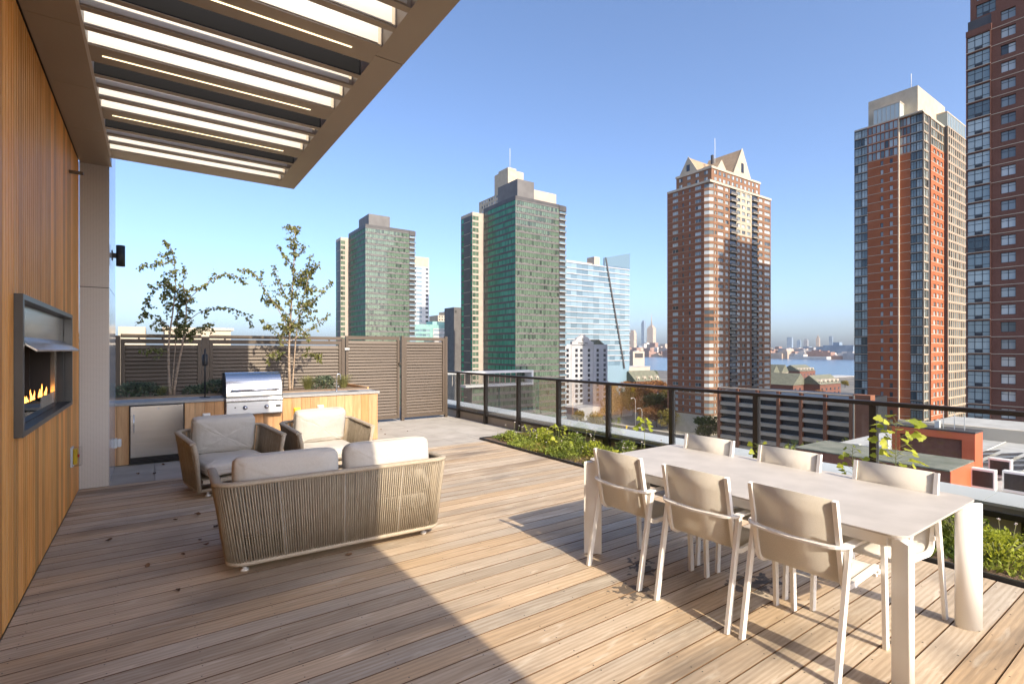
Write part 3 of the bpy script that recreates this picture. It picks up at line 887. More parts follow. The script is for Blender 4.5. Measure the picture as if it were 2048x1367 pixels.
for sx in (-1, 1):
    for sy in (-1, 1):
        dleg(sx, sy).build("leg", M_CHAIRM, tb, (sx*(hw-.035), sy*(hl-.035), 0))

def bez(p0, p1, p2, n=6):
    return [tuple((1-t)**2*a + 2*t*(1-t)*b_ + t*t*c_ for a, b_, c_ in zip(p0, p1, p2)) for t in [i/n for i in range(n+1)]]
def dining_chair(label, loc, rz):
    t = thing("dining_chair", label, "chair", loc, rz, "sling dining chairs round the table")
    HWY = .243
    flat = [(-.010,-.0185),(.010,-.0185),(.010,.0185),(-.010,.0185)]
    for s_ in (-1, 1):
        y = s_*HWY
        q = MB(); q.sweep([(.272,y,0),(.262,y,.20),(.252,y,.42)] + bez((.246,y,.54),(.240,y,.636),(.16,y,.640), 6), [(a, c) for a, c in flat], up=(0.0,s_*1.0,0) if False else None, smooth=False)
        q = MB(); q.sweep([(.272,y,0),(.262,y,.20),(.252,y,.42)] + bez((.246,y,.54),(.241,y,.632),(.17,y,.634), 6), [(-.0185,-.010),(.0185,-.010),(.0185,.010),(-.0185,.010)], up=(0,1,0), smooth=False)
        q.build("leg", M_CHAIRM, t)
        q = MB(); q.sweep([(-.282,y,0),(-.235,y,.25),(-.185,y,.50),(-.158,y,.634)], [(-.0185,-.010),(.0185,-.010),(.0185,.010),(-.0185,.010)], up=(0,1,0), smooth=False)
        q.build("leg", M_CHAIRM, t)
    band = [(.20,-HWY,.641),(.05,-HWY,.643),(-.08,-HWY,.645)] + bez((-.15,-HWY,.645),(-.232,-HWY,.642),(-.236,-.16,.636), 6) + [(-.240,0,.630)]
    band = band + [(x, -y, z) for x, y, z in band[::-1][1:]]
    q = MB(); q.sweep(band, [(-.021,-.006),(.021,-.006),(.021,.006),(-.021,.006)], up=(0,0,1), smooth=False); q.build("arm_band", M_CHAIRM, t)
    path = [(-.243,.868),(-.222,.76),(-.200,.645),(-.178,.54)] + [(a, z) for a, _, z in bez((-.166,0,.475),(-.15,0,.415),(-.08,0,.420), 6)] + [(.05,.430),(.17,.438)] + [(a, z) for a, _, z in bez((.215,0,.441),(.245,0,.441),(.250,0,.425), 3)]
    for s_ in (-1, 1):
        q = MB(); q.sweep([(x, s_*.216, z) for x, z in path], [(-.0135,-.011),(.0135,-.011),(.0135,.011),(-.0135,.011)], up=(0,1,0), smooth=False); q.build("side_rail", M_CHAIRM, t)
        for x, z in ((-.165, .50), (.22, .42)):
            MB().box(x-.012, x+.012, s_*.2275, s_*.2325, z-.012, z+.012).build("bolt_spacer", M_CHAIRM, t)
    q = MB(); q.sweep([(x+.004, 0, z+.002) for x, z in path], [(-.0018,-.206),(.0018,-.206),(.0018,.206),(-.0018,.206)], up=(0,1,0), smooth=True); q.build("sling", M_SLING, t)
    q = MB(); q.tube([(-.02,-.21,.405),(-.02,.21,.405)], .010, 8); q.build("crossbar", M_CHAIRM, t)
    q = MB(); q.box(.17,.19,-.235,.235,.405,.42); q.build("crossbar", M_CHAIRM, t)
    return t
for yy_, lab in ((2.541, "sling dining chair at the near side of the table, farthest from the camera"),
                 (1.913, "middle sling dining chair on the near side of the table"),
                 (1.336, "sling dining chair at the near side of the table, closest to the camera")):
    dining_chair(lab, (2.945+rnd.uniform(-.012,.012), yy_+rnd.uniform(-.008,.008), 0), RAD(rnd.uniform(-1.6,1.6)))
for yy_, lab in ((2.57, "sling dining chair on the railing side, farthest along the table"),
                 (1.92, "middle sling dining chair on the railing side of the table"),
                 (1.272, "sling dining chair on the railing side, in front of the big yellow-green seedling")):
    dining_chair(lab, (3.60+rnd.uniform(-.015,.015), yy_+rnd.uniform(-.01,.01), 0), math.pi+RAD(rnd.uniform(-2,2)))
# ================================================================== PLANTS
def leaf_mat(name, c1, c2, tr=.42, var=.35, rough=.5):
    return mat(name, c1, c2, rough=rough, scale=4, islvar=var, transl=tr, spec=.35)
M_LBIRCH = leaf_mat("birch_leaf", (.12,.135,.04), (.27,.26,.09))
M_LSHRUB = leaf_mat("grey_green_leaf", (.085,.115,.070), (.17,.20,.13))
M_LGRASS = leaf_mat("feather_grass", (.22,.22,.075), (.38,.36,.15), .4)
M_LSEDUM = leaf_mat("sedum_green", (.10,.15,.022), (.30,.34,.055), .3, .45)
M_LYEL = leaf_mat("yellow_green_leaf", (.30,.36,.035), (.52,.52,.06), .45, .25)
M_LDRY = mat("dry_leaf", (.10,.05,.025), (.20,.11,.05), rough=.8, scale=12, objvar=.4)
M_STEM = mat("green_stem", (.16,.20,.06), (.24,.24,.10), rough=.7)
M_PETAL = mat("flower_white", (.72,.66,.66), (.80,.74,.74), rough=.8)

def leaf(mb, p, d, n_, L_, W_, mi=0):
    """one pointed leaf: four triangles folded along the midrib"""
    d = Vector(d).normalized(); n_ = Vector(n_); n_ = (n_ - d*n_.dot(d)).normalized(); s_ = d.cross(n_)
    p = Vector(p)
    m = p + d*L_*.45
    mb.add([p, m + s_*W_*.5 + n_*W_*.12, p + d*L_, m - s_*W_*.5 + n_*W_*.12, m], [(0,1,4),(1,2,4),(2,3,4),(3,0,4)], mi)

def rv(r):
    while True:
        v = Vector((r.uniform(-1,1), r.uniform(-1,1), r.uniform(-1,1)))
        if 0.05 < v.length < 1: return v.normalized()

def birch(name, label, stems, limbs, seed, nleaf, tw):
    r = random.Random(seed)
    base = Vector(stems[0][0][0])
    t = thing(name, label, "tree", tuple(base))
    crown = MB(); trunk_mb = []
    twigs = MB()
    def smooth_path(pts, n=5):
        P = [Vector(p) for p in pts]; out = []
        for i in range(len(P)-1):
            p0 = P[max(0,i-1)]; p1 = P[i]; p2 = P[i+1]; p3 = P[min(len(P)-1,i+2)]
            for k in range(n):
                u = k/n
                out.append(.5*((2*p1)+(p2-p0)*u+(2*p0-5*p1+4*p2-p3)*u*u+(3*p1-p0-3*p2+p3)*u**3))
        out.append(P[-1]); return out
    def leaves_along(path, density, spread):
        for i in range(len(path)-1):
            seg = path[i+1]-path[i]
            k = max(1, int(density*seg.length + r.random()))
            for _ in range(k):
                p = path[i] + seg*r.random()
                d = (rv(r) + Vector((0,0,-.75))).normalized()
                off = rv(r)*spread*r.random()
                L_ = r.uniform(.040,.072)
                leaf(crown, p + off - base, d, rv(r)+Vector((0,-.3,.6)), L_, L_*.66)
    def sub(path, f0, n, length, depth, lean):
        for i in range(n):
            f = f0 + (1-f0)*(i+r.random())/n
            k = min(len(path)-2, int(f*(len(path)-1)))
            p = path[k]; dirp = (path[k+1]-path[k]).normalized()
            d = (dirp*.6 + rv(r)*.85 + Vector((0,0,lean))).normalized()
            l = length*r.uniform(.5,1.1)*(1.1-.55*f)
            pts = [p]; q = p.copy(); dd = d.copy()
            for s_ in range(5):
                dd = (dd + rv(r)*.22 + Vector((0,0,-.06 if depth else .03))).normalized()
                q = q + dd*l/5; pts.append(q.copy())
            twigs.tube([v-base for v in pts], .0042 if depth == 0 else .0026, 4, scale=[1,.85,.7,.55,.4,.25])
            leaves_along(pts[1:], nleaf, .035)
            if depth == 0: sub(pts, .3, 3, length*.45, 1, .0)
    for pts, rad in stems:
        P = smooth_path(pts, 6)
        q = MB(); q.tube([v-base for v in P], rad, 8, scale=[1.0-.85*i/(len(P)-1) for i in range(len(P))]); q.build("trunk", M_BARK, t)
        sub(P, .42, tw[0], tw[1], 0, .28)
        leaves_along(P[int(len(P)*.75):], nleaf*.7, .05)
    for pts, rad in limbs:
        P = smooth_path(pts, 6)
        twigs.tube([v-base for v in P], rad, 6, scale=[1.0-.75*i/(len(P)-1) for i in range(len(P))])
        leaves_along(P[len(P)//4:], nleaf*1.15, .045)
        sub(P, .25, tw[2], tw[3], 1, -.05)
    twigs.build("branches", M_BARK, t)
    stuff(crown.build("crown", M_LBIRCH, t))
    return t
birch("birch_tree", "small birch with arching drooping branches behind the fridge",
      [([(.23,9.9,.85),(.215,9.92,1.35),(.22,9.9,1.76),(.28,9.88,2.3),(.31,9.9,2.73),(.27,9.9,3.22)], .020),
       ([(.28,9.93,.85),(.33,9.95,1.25),(.40,9.9,1.68),(.45,9.95,2.1),(.45,9.9,2.41),(.40,9.9,2.75)], .022),
       ([(.25,9.95,.85),(.30,10.05,1.5),(.33,10.1,2.1),(.36,10.1,2.5)], .011)],
      [([(.29,9.9,2.68),(.12,9.85,2.62),(-.03,9.8,2.45),(-.13,9.78,2.07)], .007),
       ([(.27,9.9,3.02),(.08,9.9,2.98),(-.16,9.9,2.92)], .005),
       ([(.43,9.92,2.35),(.65,9.88,2.62),(.93,9.85,2.86),(1.16,9.82,2.86),(1.32,9.8,2.72)], .008),
       ([(.43,9.92,2.02),(.64,9.92,2.22),(.86,9.9,2.30),(1.23,9.88,2.26),(1.44,9.85,1.98)], .008),
       ([(.40,9.92,1.80),(.60,9.8,1.95),(.80,9.75,2.0)], .006),
       ([(.24,9.9,1.95),(.02,9.85,2.12),(-.10,9.8,2.22)], .006),
       ([(.22,9.9,1.55),(.05,9.8,1.62),(-.12,9.75,1.58)], .005)], 5, 84, (9, .52, 5, .24))
birch("birch_tree", "upright birch with a leafy cone-shaped crown behind the grill",
      [([(2.04,9.9,.87),(2.025,9.9,1.35),(2.03,9.9,1.78),(2.07,9.9,2.5),(2.11,9.9,3.23),(2.13,9.9,3.82)], .027),
       ([(2.09,9.95,.87),(2.13,9.98,1.4),(2.18,10.0,1.95),(2.30,10.0,2.6),(2.42,10.0,3.1)], .016)],
      [([(2.04,9.9,1.95),(1.82,9.87,2.35),(1.62,9.85,2.65),(1.45,9.83,2.92),(1.20,9.8,2.98)], .008),
       ([(2.05,9.9,2.05),(2.30,9.9,2.35),(2.55,9.9,2.62),(2.80,9.9,2.92)], .008),
       ([(2.06,9.9,2.35),(1.88,9.85,2.75),(1.74,9.85,3.10)], .007),
       ([(2.08,9.9,2.5),(2.28,9.92,2.95),(2.42,9.95,3.35)], .007),
       ([(2.04,9.9,1.75),(2.35,9.85,1.98),(2.68,9.8,2.22)], .007),
       ([(2.03,9.9,1.70),(1.78,9.8,1.92),(1.55,9.75,2.12)], .007),
       ([(2.03,9.9,1.45),(1.80,9.78,1.58),(1.62,9.72,1.50)], .005),
       ([(2.14,9.96,1.45),(2.40,9.85,1.55),(2.58,9.8,1.42)], .005),
       ([(2.05,9.9,2.2),(1.80,9.95,2.45),(1.62,10.0,2.52)], .006)], 9, 100, (15, .58, 5, .27))

def shrub(label, c, rx, ry, h, n, m, seed, lw=.03):
    r = random.Random(seed); q = MB(); st = MB()
    t = thing("shrub", label, "shrub", c)
    for i in range(n):
        th = r.uniform(0, 2*math.pi); rr = math.sqrt(r.random()); zf = r.random()**.7
        k = math.sqrt(max(0, 1-(zf*.9)**2))
        p = Vector((rx*rr*k*math.cos(th), ry*rr*k*math.sin(th), h*zf))
        leaf(q, p, rv(r)+Vector((p.x*1.5, p.y*1.5, .6)), rv(r)+Vector((0,-.2,.8)), r.uniform(.6,1.2)*lw*1.7, r.uniform(.7,1.1)*lw)
    for i in range(14):
        th = r.uniform(0, 6.28); e = (rx*.7*math.cos(th), ry*.7*math.sin(th), h*.8)
        st.tube([(0,0,-.02),(e[0]*.5,e[1]*.5,h*.45),e], .004, 4)
    st.build("stems", M_STEM, t); stuff(q.build("foliage", m, t)); return t
def tuft(name, label, c, n, h, spread, m, seed, w=.005, group=None):
    r = random.Random(seed); q = MB()
    for i in range(n):
        th = r.uniform(0, 6.283); l = h*r.uniform(.6,1.1); sp = spread*r.uniform(.2,1)
        b0 = Vector((r.uniform(-.04,.04), r.uniform(-.04,.04), 0)); d = Vector((math.cos(th), math.sin(th), 0)); s_ = Vector((-d.y, d.x, 0))*w
        pts = [b0, b0+d*sp*.25+Vector((0,0,l*.55)), b0+d*sp*.65+Vector((0,0,l*.9)), b0+d*sp+Vector((0,0,l*.85))]
        q.add([pts[0]-s_, pts[0]+s_, pts[1]+s_*.8, pts[1]-s_*.8, pts[2]+s_*.5, pts[2]-s_*.5, pts[3]], [(0,1,2,3),(3,2,4,5),(5,4,6)])
    o = q.build(name, m, None, c); return tag(o, label, "grass", group)
shrub("grey-green shrub at the left end of the raised planter", (-.18, 9.78, .845), .36, .24, .24, 900, M_LSHRUB, 1)
shrub("grey-green shrub beside the thin black lamp post", (.92, 9.85, .845), .36, .26, .24, 900, M_LSHRUB, 2)
shrub("low grey-green shrub between lamp post and birch trunk", (.58, 9.95, .845), .2, .22, .15, 420, M_LSHRUB, 3)
shrub("grey-green shrub behind the steel faucet", (2.62, 9.85, .845), .26, .24, .25, 700, M_LSHRUB, 4)
tuft("grass_tuft", "pale feather grass at the foot of the left birch", (.12, 9.80, .845), 220, .20, .26, M_LGRASS, 5, .003)
tuft("grass_tuft", "sunlit feather grass right of the upright birch trunk", (2.32, 9.78, .845), 320, .30, .30, M_LGRASS, 6, .003)
tuft("grass_tuft", "dry feather grass at the right end of the raised planter", (2.98, 9.85, .845), 300, .30, .34, M_LGRASS, 7, .003)

# ------------------------------------------------------------------ green-roof bed along the railing
bed = struct(MB().box(4.835, 5.974, -4.5, 7.85, -.07, .012).build("planting_bed", M_SOIL))
ed = thing("bed_edging", "thin black metal edging round the planting bed", "edging", (4.82, 0, 0))
MB().box(-.012, .012, -4.5, 7.862, -.06, .030).build("long_edge", M_BLACK, ed)
MB().box(.0125, 1.15, 7.851, 7.872, -.06, .030).build("end_edge", M_BLACK, ed)
r = random.Random(21)
gc = MB()
patch = [(r.uniform(4.9,5.85), r.uniform(-1.0,7.7), r.uniform(.12,.32), r.random()) for _ in range(200)]
for cx, cy, pr, kind in patch:
    n = int(1100*pr)
    for _ in range(n):
        a = r.uniform(0, 6.283); rr = pr*math.sqrt(r.random())
        x, y = cx+rr*math.cos(a), cy+rr*math.sin(a)*1.3
        if not (4.85 < x < 5.88 and y < 7.83): continue
        h = .012 + .10*(1-rr/pr)*r.random()
        if kind < .62:
            leaf(gc, (x,y,h), (r.uniform(-1,1), r.uniform(-1,1), .9), rv(r), r.uniform(.025,.055), r.uniform(.012,.024), 0)
        elif kind < .80:
            d = Vector((r.uniform(-.5,.5), r.uniform(-.5,.5), 1)); l = r.uniform(.05,.15); s_ = rv(r)*.0022
            p = Vector((x,y,.01)); gc.add([p-s_, p+s_, p+d*l*.6+s_*.7, p+d*l*.6-s_*.7, p+d*l+Vector((d.x,d.y,-.1))*l*.3], [(0,1,2,3),(3,2,4)], 1)
        else:
            leaf(gc, (x,y,h), (r.uniform(-1,1), r.uniform(-1,1), .7), rv(r), r.uniform(.02,.05), r.uniform(.010,.02), 2)
o = gc.build("ground_cover", [M_LSEDUM, leaf_mat("bed_grass", (.10,.14,.025), (.28,.28,.06), .35, .45), leaf_mat("sedum_olive", (.17,.13,.035), (.34,.26,.07), .3, .4)])
o["label"] = "low green and yellow sedum and grass covering the planting bed"; o["category"] = "ground cover"; stuff(o)

for i, (x, y, sz, m) in enumerate(((5.1,7.3,.15,0),(5.5,6.9,.2,1),(5.25,6.55,.17,1),(5.6,6.2,.2,0),(5.15,5.9,.15,0),(5.4,5.55,.18,1),(5.7,5.2,.2,0),(5.2,5.0,.16,1),(5.5,4.4,.2,0),(5.2,3.9,.17,1),(5.6,3.5,.2,1),(5.3,2.7,.18,0),(5.65,2.4,.2,1),(5.2,1.75,.17,1),(5.5,1.35,.22,0),(5.15,1.05,.2,1),(5.6,.8,.22,1),(5.25,.5,.2,0),(5.5,.1,.2,1))):
    o = shrub(("green leafy clump growing low in the planting bed", "bright yellow-green leafy clump in the planting bed")[m], (x, y, .0), sz, sz*1.1, sz*1.25, int(2600*sz), (M_LSEDUM, M_LYEL)[m], 200+i, .022)
    o.name = "bed_plant"; o["category"] = "plant"; o["group"] = "leafy clumps in the planting bed"
fl_me = []
for sd in range(3):
    rr_ = random.Random(sd); q = MB()
    h = (.18, .25, .33)[sd]; lean = Vector((rr_.uniform(-.06,.06), rr_.uniform(-.06,.06), h))
    q.tube([(0,0,0), tuple(lean*.5+Vector((.008,0,0))), tuple(lean)], .0016, 4, mi=0)
    for i in range(26):
        d = rv(rr_); d.z = abs(d.z)*.8; leaf(q, lean, d, rv(rr_), .014, .010, 1)
    for i in range(5):
        leaf(q, lean*rr_.uniform(.05,.5), (rr_.uniform(-1,1), rr_.uniform(-1,1), .4), (0,0,1), .045, .011, 0)
    fl_me.append(q.mesh("flower", [M_STEM, M_PETAL]))
for i in range(90):
    y = r.choice([r.uniform(.2, 2.2), r.uniform(3.0, 7.6), r.uniform(4.5,7.4)])
    o = link("white_flower", fl_me[i % 3], None, (r.uniform(4.95,5.8), y, .01), r.uniform(0,6.28))
    s_ = r.uniform(.7,1.15); o.scale = (s_, s_, s_)
    tag(o, "small white pompom flower on a thin stem in the planting bed", "flower", "white flowers in the planting bed")

def seedling(label, loc, h, nl, spread, seed, lsz=.075, bare=.35):
    rr_ = random.Random(seed); t = thing("seedling", label, "plant", loc)
    st = MB(); lv = MB()
    top = Vector((rr_.uniform(-.05,.05), rr_.uniform(-.05,.05), h))
    st.tube([(0,0,0), tuple(top*.5+Vector((.015,.01,0))), tuple(top)], .005, 6, scale=[1,.8,.4])
    for i in range(nl):
        f = bare + (1-bare)*(i+.5)/nl
        p = top*f; a = i*2.4 + rr_.uniform(-.5,.5); l = spread*(1.15-.7*f)*rr_.uniform(.5,1.1)
        e = p + Vector((math.cos(a)*l, math.sin(a)*l, l*.45))
        st.tube([tuple(p), tuple((p+e)/2+Vector((0,0,.01))), tuple(e)], .0016, 4)
        d = Vector((math.cos(a), math.sin(a), rr_.uniform(-.7,.1)))
        nrm = rv(rr_)*.5 + Vector((0,-.5,.7)); sz = lsz*rr_.uniform(.6,1.1)
        d.normalize(); nrm = (nrm-d*nrm.dot(d)).normalized(); s_ = d.cross(nrm)
        # broad toothed blade
        out = [(0,0),(.18,.36),(.10,.50),(.34,.46),(.52,.52),(.58,.34),(.80,.26),(1.05,0)]
        P = [e + d*(u*sz) + s_*(v*sz) + nrm*(v*v*.3*sz) for u, v in out] + [e + d*(u*sz) - s_*(v*sz) + nrm*(v*v*.3*sz) for u, v in out[1:-1][::-1]]
        c0 = e + d*sz*.45
        lv.add([c0] + P, [(0, k+1, (k+1) % len(P) + 1) for k in range(len(P))])
    st.build("stem", M_STEM, t); stuff(lv.build("leaves", M_LYEL, t)); return t
seedling("bushy yellow-green seedling in the middle of the flower bed", (5.35, 6.30, 0), .38, 34, .17, 31, .075, .12)
seedling("lone tall seedling with one tuft of yellow leaves near the railing", (5.62, 4.78, 0), .66, 16, .10, 32, .085, .70)
seedling("small yellow-green seedling seen between two dining chairs", (5.55, 3.10, 0), .55, 16, .11, 33, .065, .55)
seedling("big leafy yellow-green seedling behind the closest railing-side chair", (5.55, 1.80, 0), .95, 64, .24, 34, .092, .28)
seedling("short seedling stem leaning beside the big leafy one", (5.50, 2.12, 0), .66, 22, .13, 35, .065, .45)
seedling("young yellow-green seedling close to the far end of the bed", (5.50, 7.25, 0), .26, 16, .10, 36, .05, .2)

# ------------------------------------------------------------------ fallen leaves on the deck
lf = []
for sd in range(3):
    rr_ = random.Random(50+sd); q = MB(); n = 7
    pts = [(math.cos(6.283*i/n)*rr_.uniform(.018,.034), math.sin(6.283*i/n)*rr_.uniform(.012,.024), rr_.uniform(.004,.022)) for i in range(n)]
    q.add([(0,0,.004)] + pts, [(0, i+1, (i+1) % n + 1) for i in range(n)]); lf.append(q.mesh("leaf", M_LDRY))
for i, (x, y) in enumerate(((.18,5.75),(.36,5.80),(.47,5.30),(.33,5.02),(.36,4.87),(.20,4.74),(.14,4.05),(-.30,5.45),(-.03,4.62),(1.25,3.98),(-.15,8.15),(.02,8.05),(.12,8.6),(3.6,9.3),(3.75,9.9),(4.1,9.4))):
    o = link("fallen_leaf", lf[i % 3], None, (x, y, .002), rnd.uniform(0,6.28))
    s_ = rnd.uniform(.8,1.3); o.scale = (s_, s_, s_)
    tag(o, "dry brown leaf lying on the terrace floor", "leaf", "fallen leaves on the terrace")
# ================================================================== CITY
GZ = -37.0
SN, CS = math.sin(RAD(35.09)), math.cos(RAD(35.09))
def onX(u, X):
    a = (u-1024)/1024; t = X/(SN+a*CS); return t*(CS-a*SN)
def onY(u, Y):
    a = (u-1024)/1024; t = Y/(CS-a*SN); return t*(SN+a*CS)
def at(u, d):
    a = (u-1024)/1024; return d*(SN+a*CS), d*(CS-a*SN)
def zat(v, d): return 1.6-(v-699.5)/1024*d

def win_mat(name, dark, mid, light, t0=.35, t1=.7, rough=.08, spec=.8, metal=0.0):
    m = bpy.data.materials.new(name); m.use_nodes = True
    N = m.node_tree.nodes; L = m.node_tree.links; bs = N["Principled BSDF"]
    bs.inputs["Roughness"].default_value = rough; bs.inputs["Specular IOR Level"].default_value = spec; bs.inputs["Metallic"].default_value = metal
    oi = N.new("ShaderNodeObjectInfo"); ge = N.new("ShaderNodeNewGeometry")
    ad = N.new("ShaderNodeMath"); ad.operation = 'ADD'; L.new(oi.outputs["Random"], ad.inputs[0]); L.new(ge.outputs["Random Per Island"], ad.inputs[1])
    fr_ = N.new("ShaderNodeMath"); fr_.operation = 'FRACT'; L.new(ad.outputs[0], fr_.inputs[0])
    cr = N.new("ShaderNodeValToRGB"); L.new(fr_.outputs[0], cr.inputs[0])
    e = cr.color_ramp.elements; e[0].color = (*dark,1); e[0].position = 0.0; e[1].color = (*light,1); e[1].position = 1.0
    x = e.new(t0); x.color = (*mid,1)
    x = e.new(t1); x.color = tuple(.6*a+.4*b for a, b in zip(light, mid))+(1,)
    L.new(cr.outputs[0], bs.inputs["Base Color"])
    MATS[name] = m; return m
def brick_mat(name, c1, c2, mortar, sc_=3.2):
    m = bpy.data.materials.new(name); m.use_nodes = True
    N = m.node_tree.nodes; L = m.node_tree.links; bs = N["Principled BSDF"]; bs.inputs["Roughness"].default_value = .85; bs.inputs["Specular IOR Level"].default_value = .15
    ge = N.new("ShaderNodeNewGeometry"); no = N.new("ShaderNodeTexNoise"); no.inputs["Scale"].default_value = .35; no.inputs["Detail"].default_value = 6
    L.new(ge.outputs["Position"], no.inputs["Vector"])
    n2 = N.new("ShaderNodeTexNoise"); n2.inputs["Scale"].default_value = 6; n2.inputs["Detail"].default_value = 2; L.new(ge.outputs["Position"], n2.inputs["Vector"])
    ad = N.new("ShaderNodeMath"); ad.operation = 'ADD'; L.new(no.outputs[0], ad.inputs[0]); L.new(n2.outputs[0], ad.inputs[1])
    mr = N.new("ShaderNodeMapRange"); mr.inputs[1].default_value = .75; mr.inputs[2].default_value = 1.25; L.new(ad.outputs[0], mr.inputs[0])
    mx = N.new("ShaderNodeMix"); mx.data_type = 'RGBA'; mx.inputs["A"].default_value = (*c1,1); mx.inputs["B"].default_value = (*c2,1); L.new(mr.outputs[0], mx.inputs["Factor"])
    L.new(mx.outputs["Result"], bs.inputs["Base Color"]); MATS[name] = m; return m
W_STD = win_mat("apartment_glass", (.035,.04,.045), (.24,.275,.285), (.55,.57,.56), .28, .62)
W_BLUE = win_mat("blue_curtain_glass", (.035,.05,.055), (.20,.26,.275), (.50,.57,.56), .3, .7)
W_PALE = win_mat("pale_green_panes", (.035,.055,.042), (.08,.125,.09), (.135,.20,.14), .15, .5)
W_GREEN = win_mat("deep_green_panes", (.015,.17,.085), (.025,.26,.135), (.06,.36,.20), .3, .7, .15, .4)
W_DARK = win_mat("dark_panes", (.012,.014,.02), (.03,.035,.05), (.10,.11,.13), .5, .9)
W_OFF = win_mat("office_glass", (.11,.175,.225), (.16,.245,.31), (.23,.33,.40), .3, .7)
B_RED = brick_mat("red_brick", (.24,.105,.062), (.30,.135,.082), None)
B_RT = brick_mat("rust_brick", (.33,.105,.048), (.39,.135,.065), None)
B_ORG = brick_mat("orange_brick", (.225,.122,.075), (.28,.155,.098), None)
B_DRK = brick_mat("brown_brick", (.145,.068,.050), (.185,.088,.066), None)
C_WARM = mat("warm_metal_frame", (.34,.25,.165), (.40,.30,.20), rough=.5, scale=.4)
C_TRIM = mat("cream_trim", (.47,.40,.31), (.53,.455,.355), rough=.8, scale=.5)
C_CREAM = mat("cream_wall", (.44,.37,.275), (.51,.435,.33), rough=.85, scale=.4, coord='World')
C_GREY = mat("grey_panel", (.115,.108,.105), (.15,.142,.138), rough=.6, scale=.3, coord='World')
C_DGREY = mat("charcoal_panel", (.055,.052,.052), (.075,.07,.07), rough=.5, scale=.3, coord='World')
C_TAN = mat("tan_panel", (.42,.35,.29), (.47,.40,.33), rough=.7, scale=.3, coord='World')
C_WHITE = mat("white_facade", (.50,.50,.50), (.56,.56,.56), rough=.6, scale=.2, coord='World')
C_HOTEL = mat("hotel_stucco_shaded", (.44,.44,.46), (.50,.50,.52), rough=.85, scale=.15, coord='World')  # shade on the hotel front is put into this grey; office bands reuse it
C_TEAL = mat("teal_panel", (.22,.42,.40), (.30,.50,.47), rough=.5, scale=.3, coord='World')
C_ROOF = mat("roof_tan", (.30,.215,.135), (.36,.26,.17), rough=.8, scale=.6, coord='World')
C_SLATE = mat("house_roof_olive", (.115,.12,.085), (.16,.16,.115), rough=.8, scale=.6, coord='World')
C_RROOF = mat("membrane_roof", (.36,.35,.33), (.45,.44,.42), rough=.8, scale=.8, coord='World')
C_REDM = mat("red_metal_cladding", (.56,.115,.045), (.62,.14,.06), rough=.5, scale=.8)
C_GREENROOF = mat("mossy_roof", (.12,.13,.10), (.20,.20,.16), rough=.9, scale=1.5)
C_ASPH = mat("asphalt", (.045,.045,.047), (.065,.064,.063), rough=.9, scale=.4, coord='World')
C_GROUND = mat("city_ground", (.10,.095,.085), (.19,.175,.15), rough=.9, scale=.03, coord='World')
C_FRAME = mat("window_frame_dark", (.035,.035,.04), rough=.5)
C_FRAMEW = mat("window_frame_pale", (.62,.60,.56), rough=.6)

ground = struct(MB().box(-6000, 9000, -6000, 12000, GZ-2, GZ).build("ground", C_GROUND))
M_WATER = mat("river_water", (.05,.095,.15), (.07,.125,.19), rough=.22, scale=.01, stretch=(1,.25,1), coord='World', bump=.6, bscale=.12, spec=.5)
river = struct(MB().box(776, 2250, -6000, 11000, GZ+.05, GZ+.35).build("river", M_WATER))
road = struct(MB().box(176, 196, -200, 640, GZ+.02, GZ+.08).build("road", C_ASPH))
pv = struct(MB().box(196.01, 199, -200, 640, GZ+.03, GZ+.20).build("pavement", M_PAVER))
struct(MB().box(185.9, 186.1, -200, 640, GZ+.084, GZ+.088).build("road_marking", C_WHITE))

